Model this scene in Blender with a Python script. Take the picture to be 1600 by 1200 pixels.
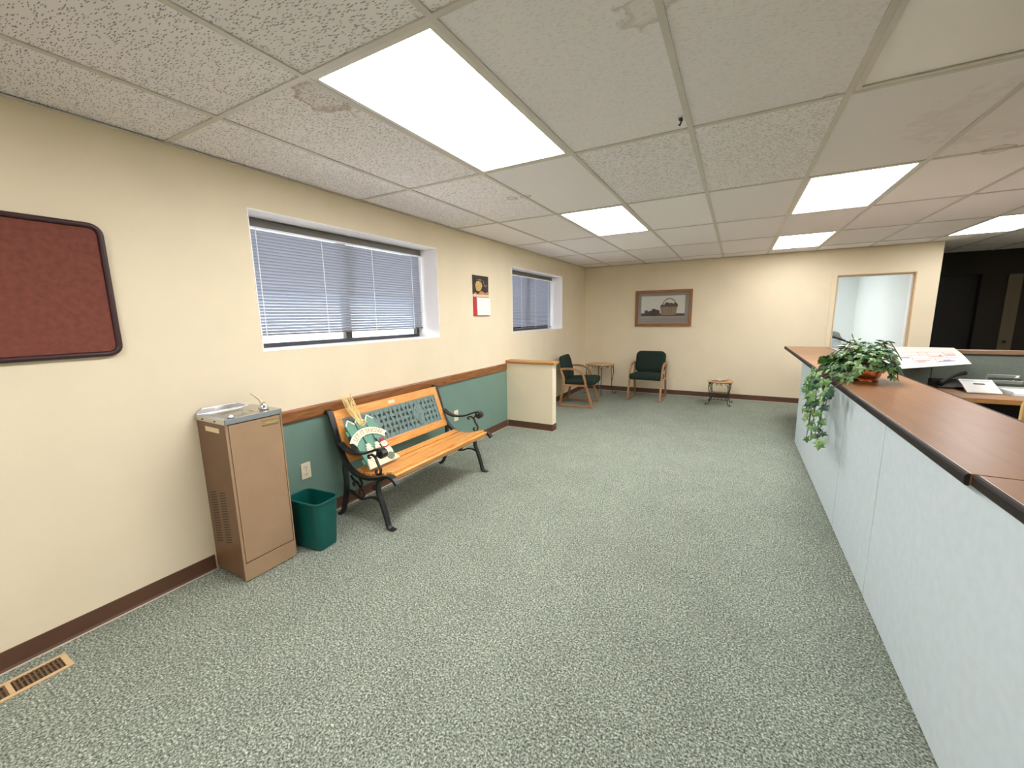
import bpy, bmesh, math, random
from mathutils import Vector, Matrix, Euler

for o in list(bpy.data.objects):
    bpy.data.objects.remove(o, do_unlink=True)
scene = bpy.context.scene
COL = scene.collection
random.seed(7)
PI = math.pi

# ------------------------------------------------------------------ camera
cam_d = bpy.data.cameras.new('camera')
cam_d.sensor_width = 36.0
cam_d.sensor_fit = 'HORIZONTAL'
cam_d.lens = 14.2104
cam_d.clip_start = 0.02
cam_d.clip_end = 200
cam = bpy.data.objects.new('camera', cam_d)
COL.objects.link(cam)
R_ = Vector((0.87626119, 0.48156046, -0.01630486))
U_ = Vector((-0.06482933, 0.15136153, 0.98635026))
F_ = Vector((-0.47745521, 0.86324343, -0.16385148))
M = Matrix((R_, U_, -F_)).transposed().to_4x4()
M.translation = Vector((2.601086, -1.106427, 1.437415))
cam.matrix_world = M
scene.camera = cam

# ------------------------------------------------------------------ world, exposure
world = bpy.data.worlds.new('sky')
scene.world = world
world.use_nodes = True
wn = world.node_tree.nodes
wl = world.node_tree.links
bg = wn['Background']
sky = wn.new('ShaderNodeTexSky')
sky.sky_type = 'NISHITA'
sky.sun_disc = False
sky.sun_elevation = math.radians(42)
sky.sun_rotation = math.radians(200)
sky.air_density = 1.0
sky.dust_density = 3.0
wl.new(sky.outputs['Color'], bg.inputs['Color'])
bg.inputs['Strength'].default_value = 0.75
sun_d = bpy.data.lights.new('sun', 'SUN')
sun_d.energy = 3.5
sun_d.angle = math.radians(0.6)
sun_d.color = (1.0, 0.96, 0.90)
sun = bpy.data.objects.new('sun', sun_d)
COL.objects.link(sun)
sun.rotation_euler = Vector((-0.55, 0.35, -0.8)).to_track_quat('-Z', 'Y').to_euler()
LAMP = 9.0          # radiance of a lit ceiling lens
LAMP_COL = (1.0, 0.98, 0.965)
scene.view_settings.view_transform = 'Standard'
scene.view_settings.look = 'None'
scene.view_settings.gamma = 1.0
scene.view_settings.use_curve_mapping = False
scene.view_settings.exposure = 1.27
try:
    scene.cycles.max_bounces = 8
    scene.cycles.diffuse_bounces = 5
    scene.cycles.transparent_max_bounces = 12
    scene.cycles.sample_clamp_indirect = 6.0
    scene.cycles.caustics_reflective = False
    scene.cycles.caustics_refractive = False
except Exception:
    pass

# ------------------------------------------------------------------ room measures
H = 2.334           # ceiling
YF = 6.575          # far wall
XR = 7.4            # right wall
YB = -3.75          # wall behind the camera
XE = 4.955          # where the far wall ends and the dark passage opens
YD = 8.2            # back wall of the dark passage
TX, TY, X0 = 0.6096, 1.2192, -0.098

# ------------------------------------------------------------------ materials
def lin(c):
    return tuple(((v/255)/12.92 if v/255 <= 0.04045 else ((v/255+0.055)/1.055)**2.4) for v in c)

MATS = {}
def base_mat(name):
    m = bpy.data.materials.new(name)
    m.use_nodes = True
    MATS[name] = m
    nt = m.node_tree
    b = nt.nodes['Principled BSDF']
    return m, nt, b

def mat(name, col, rough=0.6, metal=0.0, var=0.0, vscale=20.0, vstretch=(1, 1, 1), bump=0.0, bscale=200.0,
        coat=0.0, spec=0.5, srgb=True, col2=None, detail=3.0, ramp=(0.35, 0.65)):
    """principled material, optionally mottled between two colours by a noise and bumped by another"""
    m, nt, b = base_mat(name)
    c = lin(col) if srgb else col
    b.inputs['Base Color'].default_value = (*c, 1)
    b.inputs['Roughness'].default_value = rough
    b.inputs['Metallic'].default_value = metal
    b.inputs['Specular IOR Level'].default_value = spec
    b.inputs['Coat Weight'].default_value = coat
    b.inputs['Coat Roughness'].default_value = 0.08
    tc = nt.nodes.new('ShaderNodeTexCoord')
    if var > 0 or col2 is not None:
        mp = nt.nodes.new('ShaderNodeMapping')
        mp.inputs['Scale'].default_value = vstretch
        nt.links.new(tc.outputs['Object'], mp.inputs['Vector'])
        n = nt.nodes.new('ShaderNodeTexNoise')
        n.inputs['Scale'].default_value = vscale
        n.inputs['Detail'].default_value = detail
        nt.links.new(mp.outputs['Vector'], n.inputs['Vector'])
        r = nt.nodes.new('ShaderNodeValToRGB')
        r.color_ramp.elements[0].position = ramp[0]
        r.color_ramp.elements[1].position = ramp[1]
        if col2 is not None:
            d = lin(col2) if srgb else col2
            r.color_ramp.elements[0].color = (*d, 1)
            r.color_ramp.elements[1].color = (*c, 1)
        else:
            r.color_ramp.elements[0].color = (*[v*(1-var) for v in c], 1)
            r.color_ramp.elements[1].color = (*[min(1, v*(1+var)) for v in c], 1)
        nt.links.new(n.outputs['Fac'], r.inputs['Fac'])
        nt.links.new(r.outputs['Color'], b.inputs['Base Color'])
    if bump > 0:
        n2 = nt.nodes.new('ShaderNodeTexNoise')
        n2.inputs['Scale'].default_value = bscale
        n2.inputs['Detail'].default_value = 3
        nt.links.new(tc.outputs['Object'], n2.inputs['Vector'])
        bp = nt.nodes.new('ShaderNodeBump')
        bp.inputs['Strength'].default_value = bump
        bp.inputs['Distance'].default_value = 0.002
        nt.links.new(n2.outputs['Fac'], bp.inputs['Height'])
        nt.links.new(bp.outputs['Normal'], b.inputs['Normal'])
    return m

def wood(name, light, dark, axis=1, rough=0.4, coat=0.0, scale=14.0, spec=0.5):
    """straight-grained wood; axis is the local direction of the grain"""
    m, nt, b = base_mat(name)
    b.inputs['Roughness'].default_value = rough
    b.inputs['Coat Weight'].default_value = coat
    b.inputs['Specular IOR Level'].default_value = spec
    tc = nt.nodes.new('ShaderNodeTexCoord')
    mp = nt.nodes.new('ShaderNodeMapping')
    s = [6.0, 6.0, 6.0]
    s[axis] = 0.45
    mp.inputs['Scale'].default_value = s
    nt.links.new(tc.outputs['Object'], mp.inputs['Vector'])
    n = nt.nodes.new('ShaderNodeTexNoise')
    n.inputs['Scale'].default_value = scale
    n.inputs['Detail'].default_value = 5
    n.inputs['Distortion'].default_value = 0.6
    nt.links.new(mp.outputs['Vector'], n.inputs['Vector'])
    r = nt.nodes.new('ShaderNodeValToRGB')
    r.color_ramp.elements[0].position = 0.32
    r.color_ramp.elements[1].position = 0.66
    r.color_ramp.elements[0].color = (*lin(dark), 1)
    r.color_ramp.elements[1].color = (*lin(light), 1)
    nt.links.new(n.outputs['Fac'], r.inputs['Fac'])
    nt.links.new(r.outputs['Color'], b.inputs['Base Color'])
    return m

def emit(name, col, strength):
    m, nt, b = base_mat(name)
    b.inputs['Base Color'].default_value = (0.8, 0.8, 0.8, 1)
    b.inputs['Emission Color'].default_value = (*col, 1)
    b.inputs['Emission Strength'].default_value = strength
    b.inputs['Roughness'].default_value = 0.4
    return m

def glass_mat(name, tint=(1, 1, 1)):
    m = bpy.data.materials.new(name)
    m.use_nodes = True
    nt = m.node_tree
    nt.nodes.clear()
    out = nt.nodes.new('ShaderNodeOutputMaterial')
    tr = nt.nodes.new('ShaderNodeBsdfTransparent')
    tr.inputs['Color'].default_value = (*tint, 1)
    gl = nt.nodes.new('ShaderNodeBsdfGlossy')
    gl.inputs['Roughness'].default_value = 0.02
    fr = nt.nodes.new('ShaderNodeFresnel')
    fr.inputs['IOR'].default_value = 1.35
    mx = nt.nodes.new('ShaderNodeMixShader')
    nt.links.new(fr.outputs['Fac'], mx.inputs['Fac'])
    nt.links.new(tr.outputs['BSDF'], mx.inputs[1])
    nt.links.new(gl.outputs['BSDF'], mx.inputs[2])
    nt.links.new(mx.outputs['Shader'], out.inputs['Surface'])
    MATS[name] = m
    return m

def slat_mat(name):
    m = bpy.data.materials.new(name)
    m.use_nodes = True
    nt = m.node_tree
    nt.nodes.clear()
    out = nt.nodes.new('ShaderNodeOutputMaterial')
    d = nt.nodes.new('ShaderNodeBsdfDiffuse')
    d.inputs['Color'].default_value = (0.42, 0.43, 0.47, 1)
    t = nt.nodes.new('ShaderNodeBsdfTranslucent')
    t.inputs['Color'].default_value = (0.55, 0.60, 0.70, 1)
    g = nt.nodes.new('ShaderNodeBsdfGlossy')
    g.inputs['Roughness'].default_value = 0.35
    m1 = nt.nodes.new('ShaderNodeMixShader')
    m1.inputs['Fac'].default_value = 0.08
    nt.links.new(d.outputs['BSDF'], m1.inputs[1])
    nt.links.new(t.outputs['BSDF'], m1.inputs[2])
    m2 = nt.nodes.new('ShaderNodeMixShader')
    m2.inputs['Fac'].default_value = 0.06
    nt.links.new(m1.outputs['Shader'], m2.inputs[1])
    nt.links.new(g.outputs['BSDF'], m2.inputs[2])
    nt.links.new(m2.outputs['Shader'], out.inputs['Surface'])
    MATS[name] = m
    return m

def tile_mat(name, fiss, fscale=1.0, col=(250, 246, 249), grain=0.5):
    """mineral-fibre ceiling tile: short worm-like fissures, fine grain and the old water stains of this ceiling"""
    m, nt, b = base_mat(name)
    N, L = nt.nodes.new, nt.links.new
    b.inputs['Roughness'].default_value = 0.95
    b.inputs['Specular IOR Level'].default_value = 0.1
    geo = N('ShaderNodeNewGeometry')
    # fissures: two layers of stretched cells, only some of the cells carry a mark
    def layer(sx, sy, rot, width, keep):
        mp = N('ShaderNodeMapping')
        mp.inputs['Rotation'].default_value = (0, 0, rot)
        mp.inputs['Scale'].default_value = (sx*fscale, sy*fscale, 1)
        L(geo.outputs['Position'], mp.inputs['Vector'])
        nz = N('ShaderNodeTexNoise'); nz.inputs['Scale'].default_value = 1.3; nz.inputs['Detail'].default_value = 1
        L(mp.outputs['Vector'], nz.inputs['Vector'])
        mixv = N('ShaderNodeVectorMath'); mixv.operation = 'MULTIPLY_ADD'
        mixv.inputs[1].default_value = (0.9, 0.9, 0)
        L(nz.outputs['Color'], mixv.inputs[0]); L(mp.outputs['Vector'], mixv.inputs[2])
        vo = N('ShaderNodeTexVoronoi'); vo.voronoi_dimensions = '2D'; vo.inputs['Scale'].default_value = 1.0
        L(mixv.outputs['Vector'], vo.inputs['Vector'])
        sep = N('ShaderNodeSeparateColor'); L(vo.outputs['Color'], sep.inputs['Color'])
        lt = N('ShaderNodeMath'); lt.operation = 'LESS_THAN'; lt.inputs[1].default_value = keep
        L(sep.outputs[0], lt.inputs[0])
        mr = N('ShaderNodeMapRange'); mr.inputs['From Min'].default_value = width*0.5; mr.inputs['From Max'].default_value = width
        mr.inputs['To Min'].default_value = 1; mr.inputs['To Max'].default_value = 0
        L(vo.outputs['Distance'], mr.inputs['Value'])
        mu = N('ShaderNodeMath'); mu.operation = 'MULTIPLY'
        L(lt.outputs[0], mu.inputs[0]); L(mr.outputs['Result'], mu.inputs[1])
        return mu.outputs[0]
    a = layer(34, 150, 0.5, 0.27, 0.42)
    c = layer(42, 150, 1.25, 0.25, 0.38)
    mxm = N('ShaderNodeMath'); mxm.operation = 'MAXIMUM'; L(a, mxm.inputs[0]); L(c, mxm.inputs[1])
    fac = N('ShaderNodeMath'); fac.operation = 'MULTIPLY'; fac.inputs[1].default_value = fiss
    L(mxm.outputs[0], fac.inputs[0])
    oi = N('ShaderNodeObjectInfo')
    rv = N('ShaderNodeMapRange'); rv.inputs['To Min'].default_value = 0.93; rv.inputs['To Max'].default_value = 1.03
    L(oi.outputs['Random'], rv.inputs['Value'])
    bc = N('ShaderNodeVectorMath'); bc.operation = 'SCALE'
    bc.inputs[0].default_value = lin(col)
    L(rv.outputs['Result'], bc.inputs['Scale'])
    mx = N('ShaderNodeMix'); mx.data_type = 'RGBA'
    L(fac.outputs[0], mx.inputs['Factor']); L(bc.outputs['Vector'], mx.inputs['A'])
    mx.inputs['B'].default_value = (*[v*0.30 for v in lin(col)], 1)
    cur = mx.outputs['Result']
    # stains with ragged rims, at their places on the ceiling
    nzs = N('ShaderNodeTexNoise'); nzs.inputs['Scale'].default_value = 14; nzs.inputs['Detail'].default_value = 4
    L(geo.outputs['Position'], nzs.inputs['Vector'])
    for (sx, sy, r, k, sc) in [(1.06, 0.13, 0.13, 0.5, (150, 112, 78)), (1.02, 1.80, 0.045, 0.8, (158, 104, 70)), (1.13, 1.82, 0.04, 0.8, (164, 112, 76)),
                               (2.30, 0.30, 0.09, 0.35, (160, 128, 90)), (3.85, 2.44, 0.07, 0.5, (120, 84, 58)), (2.89, 1.222, 0.03, 0.5, (140, 104, 80)),
                               (3.75, 1.75, 0.45, 0.12, (170, 140, 116))]:
        ds = N('ShaderNodeVectorMath'); ds.operation = 'DISTANCE'; ds.inputs[1].default_value = (sx, sy, H+0.005)
        L(geo.outputs['Position'], ds.inputs[0])
        ad = N('ShaderNodeMath'); ad.operation = 'MULTIPLY_ADD'; ad.inputs[1].default_value = r*1.6; ad.inputs[2].default_value = -r*0.8
        L(nzs.outputs['Fac'], ad.inputs[0])
        su = N('ShaderNodeMath'); su.operation = 'ADD'; L(ds.outputs['Value'], su.inputs[0]); L(ad.outputs[0], su.inputs[1])
        rp = N('ShaderNodeValToRGB')
        e = rp.color_ramp.elements
        e[0].position = 0.0; e[0].color = (0.25, 0.25, 0.25, 1)
        e[1].position = 1.0; e[1].color = (0, 0, 0, 1)
        q = e.new(0.86); q.color = (1, 1, 1, 1); q2 = e.new(0.62); q2.color = (0.3, 0.3, 0.3, 1)
        dv = N('ShaderNodeMath'); dv.operation = 'DIVIDE'; dv.inputs[1].default_value = r; L(su.outputs[0], dv.inputs[0])
        L(dv.outputs[0], rp.inputs['Fac'])
        km = N('ShaderNodeMath'); km.operation = 'MULTIPLY'; km.inputs[1].default_value = k; L(rp.outputs['Color'], km.inputs[0])
        m2 = N('ShaderNodeMix'); m2.data_type = 'RGBA'
        L(km.outputs[0], m2.inputs['Factor']); L(cur, m2.inputs['A']); m2.inputs['B'].default_value = (*lin(sc), 1)
        cur = m2.outputs['Result']
    L(cur, b.inputs['Base Color'])
    gn = N('ShaderNodeTexNoise'); gn.inputs['Scale'].default_value = 260; gn.inputs['Detail'].default_value = 2
    L(geo.outputs['Position'], gn.inputs['Vector'])
    hs = N('ShaderNodeMath'); hs.operation = 'MULTIPLY_ADD'; hs.inputs[1].default_value = -1.5*fiss
    gm = N('ShaderNodeMath'); gm.operation = 'MULTIPLY'; gm.inputs[1].default_value = grain; L(gn.outputs['Fac'], gm.inputs[0])
    L(mxm.outputs[0], hs.inputs[0]); L(gm.outputs[0], hs.inputs[2])
    bp = N('ShaderNodeBump'); bp.inputs['Strength'].default_value = 0.6; bp.inputs['Distance'].default_value = 0.003
    L(hs.outputs[0], bp.inputs['Height']); L(bp.outputs['Normal'], b.inputs['Normal'])
    return m

def carpet_mat(name):
    m, nt, b = base_mat(name)
    N, L = nt.nodes.new, nt.links.new
    b.inputs['Roughness'].default_value = 1.0
    b.inputs['Specular IOR Level'].default_value = 0.05
    geo = N('ShaderNodeNewGeometry')
    n1 = N('ShaderNodeTexNoise'); n1.inputs['Scale'].default_value = 125; n1.inputs['Detail'].default_value = 4; n1.inputs['Roughness'].default_value = 0.7
    n2 = N('ShaderNodeTexNoise'); n2.inputs['Scale'].default_value = 3.0; n2.inputs['Detail'].default_value = 2
    vo = N('ShaderNodeTexVoronoi'); vo.inputs['Scale'].default_value = 170
    for n in (n1, n2, vo):
        L(geo.outputs['Position'], n.inputs['Vector'])
    r = N('ShaderNodeValToRGB')
    e = r.color_ramp.elements
    e[0].position = 0.36; e[0].color = (*lin((70, 82, 73)), 1)
    e[1].position = 0.66; e[1].color = (*lin((206, 207, 194)), 1)
    q = e.new(0.5); q.color = (*lin((134, 143, 131)), 1)
    L(n1.outputs['Fac'], r.inputs['Fac'])
    sep = N('ShaderNodeSeparateColor'); L(vo.outputs['Color'], sep.inputs['Color'])
    mr = N('ShaderNodeMapRange'); mr.inputs['To Min'].default_value = 0.62; mr.inputs['To Max'].default_value = 1.25
    L(sep.outputs[0], mr.inputs['Value'])
    mr2 = N('ShaderNodeMapRange'); mr2.inputs['To Min'].default_value = 0.86; mr2.inputs['To Max'].default_value = 1.12
    L(n2.outputs['Fac'], mr2.inputs['Value'])
    mu = N('ShaderNodeMath'); mu.operation = 'MULTIPLY'; L(mr.outputs['Result'], mu.inputs[0]); L(mr2.outputs['Result'], mu.inputs[1])
    sc = N('ShaderNodeVectorMath'); sc.operation = 'SCALE'; L(r.outputs['Color'], sc.inputs[0]); L(mu.outputs[0], sc.inputs['Scale'])
    L(sc.outputs['Vector'], b.inputs['Base Color'])
    bp = N('ShaderNodeBump'); bp.inputs['Strength'].default_value = 0.8; bp.inputs['Distance'].default_value = 0.004
    L(n1.outputs['Fac'], bp.inputs['Height']); L(bp.outputs['Normal'], b.inputs['Normal'])
    return m

mat('wall_paint', (234, 220, 193), 0.75, var=0.02, vscale=3, bump=0.12, bscale=260, spec=0.25)
mat('cool_paint', (236, 238, 236), 0.8, var=0.01, vscale=2)
mat('green_paint', (112, 140, 129), 0.6, var=0.03, vscale=4, bump=0.1, bscale=260)
mat('reveal_white', (252, 249, 249), 0.6)
mat('vinyl_brown', (92, 62, 46), 0.5, var=0.08, vscale=8)
mat('caulk_line', (198, 186, 168), 0.7)
carpet_mat('carpet')
tile_mat('tile_fissured', 0.9)
tile_mat('tile_soft', 0.22, 0.9)
tile_mat('tile_smooth', 0.05, 1.2, grain=0.3)
mat('tee_white', (210, 205, 198), 0.45, var=0.03, vscale=6)
mat('deck', (90, 88, 84), 0.9)
emit('lens_lit', LAMP_COL, LAMP)
emit('lens_lit_dim', LAMP_COL, LAMP*0.55)  # weaker lens, dimmed to keep the far wall from overexposing
emit('lens_lit_cool', (0.95, 0.985, 1.0), LAMP*0.95)
mat('lens_unlit', (248, 246, 243), 0.35, bump=0.2, bscale=500)
mat('fixture_white', (216, 212, 204), 0.4)
glass_mat('glass')
slat_mat('slat')
mat('valance_grey', (112, 108, 102), 0.5)
mat('cord_white', (238, 238, 240), 0.6)
mat('window_dark', (70, 68, 66), 0.4)
wood('oak_trim', (158, 104, 58), (112, 68, 36), 1, 0.4)
wood('oak_cap', (196, 146, 88), (160, 112, 62), 0, 0.35)
mat('board_cloth', (124, 74, 64), 0.95, var=0.10, vscale=40, bump=0.3, bscale=500, spec=0.1)
mat('board_frame', (56, 28, 32), 0.45)
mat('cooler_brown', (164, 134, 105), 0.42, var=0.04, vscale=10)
mat('cooler_brown_shaded', (114, 84, 60), 0.42, var=0.04, vscale=10)  # cooler brown darkened to paint the shade on the cabinet side
mat('steel', (205, 205, 206), 0.25, metal=1.0)
mat('chrome', (220, 220, 224), 0.12, metal=1.0)
mat('brass_plate', (168, 140, 84), 0.4, metal=0.6)
mat('ivory', (226, 208, 172), 0.5)
mat('black', (16, 15, 15), 0.5)
mat('bin_green', (4, 84, 78), 0.4)
mat('iron_black', (28, 28, 29), 0.35, spec=0.6)
wood('bench_oak', (236, 172, 92), (208, 136, 62), 1, 0.35, coat=0.2)
wood('bench_oak_v', (232, 166, 88), (204, 132, 60), 2, 0.35, coat=0.2)
mat('lattice_green', (110, 134, 132), 0.45, var=0.08, vscale=30, spec=0.6)
mat('sign_green', (104, 152, 134), 0.7, var=0.05, vscale=30)
mat('sign_cream', (238, 226, 198), 0.75, var=0.03, vscale=30)
mat('sign_ink', (150, 118, 100), 0.8)
mat('sign_red', (168, 56, 88), 0.8)
mat('sign_dark', (72, 40, 36), 0.8)
mat('sign_moss', (112, 120, 104), 0.9, var=0.3, vscale=120)
mat('raffia', (242, 220, 158), 0.8)
mat('outlet_ivory', (236, 224, 198), 0.45)
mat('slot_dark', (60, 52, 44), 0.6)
mat('register_tan', (208, 176, 134), 0.45)
mat('register_brown', (112, 84, 58), 0.5)
mat('red_paper', (190, 52, 62), 0.7)
mat('white_paper', (240, 240, 238), 0.8)
mat('pencil_line', (190, 192, 196), 0.8)
mat('tan_strip', (222, 200, 164), 0.8)
mat('photo_dark', (34, 26, 24), 0.35, col2=(70, 62, 58), vscale=30, ramp=(0.3, 0.7))
mat('photo_gold', (206, 170, 100), 0.35, var=0.3, vscale=60)
mat('photo_orange', (196, 132, 84), 0.35, var=0.25, vscale=60)
mat('photo_grey', (126, 122, 128), 0.35, var=0.3, vscale=60)
wood('frame_oak', (160, 106, 54), (124, 76, 34), 0, 0.4)
wood('frame_oak_v', (160, 106, 54), (124, 76, 34), 2, 0.4)
mat('mat_grey', (172, 164, 158), 0.8)
mat('print_pale', (252, 248, 238), 0.6, var=0.04, vscale=10)
mat('print_table', (184, 172, 156), 0.6, var=0.1, vscale=20)
mat('print_dark', (78, 66, 60), 0.6, var=0.25, vscale=40)
mat('print_basket', (180, 158, 132), 0.6, var=0.1, vscale=30)
mat('print_weave', (96, 78, 62), 0.6)
mat('print_fruit', (100, 78, 68), 0.6, var=0.25, vscale=40)
wood('chair_oak', (176, 130, 90), (142, 100, 66), 0, 0.35)
mat('chair_green', (40, 53, 47), 0.95, var=0.12, vscale=120, bump=0.4, bscale=600, spec=0.15)
wood('table_oak', (216, 178, 126), (192, 150, 98), 0, 0.4)
mat('magazine', (206, 190, 172), 0.4, var=0.15, vscale=20)
mat('magazine_dark', (110, 84, 84), 0.4, var=0.3, vscale=30)
mat('panel_grey', (204, 217, 225), 0.85, var=0.025, vscale=25, bump=0.15, bscale=500, spec=0.2)
mat('panel_seam', (108, 116, 120), 0.8)
mat('kick_dark', (46, 44, 44), 0.7)
wood('laminate', (150, 104, 64), (138, 94, 57), 1, 0.32, scale=6, spec=0.5)
mat('edge_dark', (40, 34, 33), 0.6, spec=0.25)
mat('jamb_tan', (206, 172, 122), 0.6)
wood('desk_wood', (176, 128, 84), (150, 104, 64), 0, 0.35)
mat('partition_grey', (112, 122, 114), 0.95, var=0.05, vscale=60, bump=0.3, bscale=500, spec=0.1)
wood('cap_brown', (146, 118, 90), (120, 94, 70), 0, 0.4)
mat('copper', (226, 156, 116), 0.25, metal=1.0)
mat('soil', (48, 36, 28), 0.95)
mat('leaf_a', (58, 104, 54), 0.45, var=0.25, vscale=60)
mat('leaf_b', (96, 138, 74), 0.45, var=0.25, vscale=60)
mat('leaf_c', (34, 74, 58), 0.45, var=0.25, vscale=60)
mat('leaf_d', (132, 164, 108), 0.5, var=0.25, vscale=60)
mat('vine', (92, 66, 46), 0.8)
mat('plan_paper', (204, 198, 191), 0.75)
mat('plan_line', (158, 148, 146), 0.8)
mat('plan_red', (196, 140, 136), 0.8)
mat('plan_tint', (210, 190, 172), 0.8)
mat('plan_ink', (132, 122, 142), 0.8)
mat('clear_plastic', (196, 206, 202), 0.15, spec=0.7)
mat('chair_tan', (206, 168, 110), 0.6)
mat('passage_wall_shaded', (38, 31, 24), 0.8, var=0.06, vscale=4)  # near-black base colour stands in for the darkness of the unlit passage
mat('passage_trim_shaded', (104, 94, 74), 0.7)  # pale trim darkened, the passage's dimness put into its colour
mat('passage_door_shaded', (18, 11, 9), 0.6, var=0.2, vscale=4)  # near-black leaf colour carries the shade of the doorway
mat('fluff_grey', (150, 150, 142), 0.95, var=0.2, vscale=30)
mat('bag_white', (214, 218, 224), 0.6, var=0.12, vscale=14)
mat('bag_grey', (96, 98, 102), 0.6, var=0.2, vscale=20)
mat('concrete', (196, 190, 180), 0.9, var=0.06, vscale=2)
mat('siding_blue', (206, 222, 232), 0.8)
mat('roof_grey', (120, 120, 124), 0.8)

# ------------------------------------------------------------------ mesh helpers
ORG = {}
class MB:
    def __init__(self):
        self.v, self.f, self.m = [], [], []
    def add(self, vs, fs, mi=0):
        k = len(self.v)
        self.v += [tuple(p) for p in vs]
        self.f += [tuple(k+i for i in f) for f in fs]
        self.m += [mi]*len(fs)
        return self
    def box(self, a, b, mi=0, mtx=None):
        x0, y0, z0 = a; x1, y1, z1 = b
        vs = [Vector(p) for p in [(x0,y0,z0),(x1,y0,z0),(x1,y1,z0),(x0,y1,z0),(x0,y0,z1),(x1,y0,z1),(x1,y1,z1),(x0,y1,z1)]]
        if mtx is not None: vs = [mtx @ p for p in vs]
        return self.add(vs, [(0,3,2,1),(4,5,6,7),(0,1,5,4),(1,2,6,5),(2,3,7,6),(3,0,4,7)], mi)
    def prism(self, poly, fn, d0, d1, mi=0):
        """extrude a 2-D polygon; fn(a, b, d) gives the 3-D point"""
        n = len(poly)
        vs = [fn(a, b, d0) for a, b in poly] + [fn(a, b, d1) for a, b in poly]
        fs = [tuple(range(n))[::-1], tuple(range(n, 2*n))] + [(i, (i+1) % n, n+(i+1) % n, n+i) for i in range(n)]
        return self.add(vs, fs, mi)
    def tube(self, pts, r, seg=8, mi=0, closed=False, cap=True):
        pts = [Vector(p) for p in pts]
        n = len(pts)
        rs = r if isinstance(r, (list, tuple)) else [r]*n
        rings, up = [], None
        for i, p in enumerate(pts):
            if closed: t = pts[(i+1) % n]-pts[i-1]
            else: t = pts[min(i+1, n-1)]-pts[max(i-1, 0)]
            t.normalize()
            if up is None:
                up = t.orthogonal().normalized()
            up = (up - t*up.dot(t))
            up = up.normalized() if up.length > 1e-6 else t.orthogonal().normalized()
            w = t.cross(up)
            rings.append([p+(up*math.cos(2*PI*k/seg)+w*math.sin(2*PI*k/seg))*rs[i] for k in range(seg)])
        vs = [q for ring in rings for q in ring]
        fs = []
        for i in range(n if closed else n-1):
            j = (i+1) % n
            for k in range(seg):
                l = (k+1) % seg
                fs.append((i*seg+k, i*seg+l, j*seg+l, j*seg+k))
        if cap and not closed:
            fs.append(tuple(range(seg))[::-1]); fs.append(tuple((n-1)*seg+k for k in range(seg)))
        return self.add(vs, fs, mi)
    def lathe(self, prof, c, seg=20, mi=0):
        """profile of (radius, z) turned about the vertical through c"""
        vs, fs = [], []
        for r, z in prof:
            vs += [(c[0]+r*math.cos(2*PI*k/seg), c[1]+r*math.sin(2*PI*k/seg), c[2]+z) for k in range(seg)]
        for i in range(len(prof)-1):
            for k in range(seg):
                l = (k+1) % seg
                fs.append((i*seg+k, i*seg+l, (i+1)*seg+l, (i+1)*seg+k))
        fs.append(tuple(range(seg))[::-1]); fs.append(tuple((len(prof)-1)*seg+k for k in range(seg)))
        return self.add(vs, fs, mi)
    def ribbon(self, pts, t, w0, w1, fn, mi=0):
        """flat bar bent in a plane: 2-D centre line, thickness t (or list), depth w0..w1 through fn(a, b, d)"""
        n = len(pts)
        ts = t if isinstance(t, (list, tuple)) else [t]*n
        L, Rr = [], []
        for i in range(n):
            a = Vector(pts[max(i-1, 0)]); b = Vector(pts[min(i+1, n-1)])
            d = (b-a).normalized(); nn = Vector((-d.y, d.x))
            p = Vector(pts[i])
            L.append(p+nn*ts[i]/2); Rr.append(p-nn*ts[i]/2)
        vs = []
        for i in range(n):
            vs += [fn(L[i].x, L[i].y, w0), fn(L[i].x, L[i].y, w1), fn(Rr[i].x, Rr[i].y, w1), fn(Rr[i].x, Rr[i].y, w0)]
        fs = [(0, 1, 2, 3), tuple(4*(n-1)+k for k in (3, 2, 1, 0))]
        for i in range(n-1):
            for k in range(4):
                l = (k+1) % 4
                fs.append((4*i+k, 4*(i+1)+k, 4*(i+1)+l, 4*i+l))
        return self.add(vs, fs, mi)
    def mesh(self, name, mats, org=Vector((0, 0, 0)), smooth=False):
        me = bpy.data.meshes.new(name)
        me.from_pydata([tuple(Vector(p)-org) for p in self.v], [], self.f)
        for mm in (mats if isinstance(mats, (list, tuple)) else [mats]):
            me.materials.append(MATS[mm])
        for p, mi in zip(me.polygons, self.m):
            p.material_index = mi
        bm = bmesh.new(); bm.from_mesh(me)
        bmesh.ops.recalc_face_normals(bm, faces=bm.faces)
        bm.to_mesh(me); bm.free()
        if smooth:
            for p in me.polygons: p.use_smooth = True
        me.update()
        return me
    def build(self, name, mats, parent=None, org=None, smooth=False, bevel=0.0, label=None, cat=None, group=None, kind=None, auto=None):
        if parent is not None: o_org = ORG.get(parent.name, Vector((0, 0, 0)))
        else: o_org = Vector(org) if org is not None else Vector((0, 0, 0))
        me = self.mesh(name, mats, o_org, smooth or auto is not None)
        o = bpy.data.objects.new(name, me)
        COL.objects.link(o)
        if parent is not None: o.parent = parent
        else: o.location = o_org
        ORG[o.name] = o_org
        if auto is not None:
            try:
                me.set_sharp_from_angle(angle=math.radians(auto))
            except Exception:
                pass
        if bevel > 0:
            bv = o.modifiers.new('bevel', 'BEVEL'); bv.width = bevel; bv.segments = 2; bv.limit_method = 'ANGLE'; bv.angle_limit = math.radians(40)
        tag(o, label, cat, group, kind)
        return o

def tag(o, label=None, cat=None, group=None, kind=None):
    if label: o['label'] = label
    if cat: o['category'] = cat
    if group: o['group'] = group
    if kind: o['kind'] = kind
    return o

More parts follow.
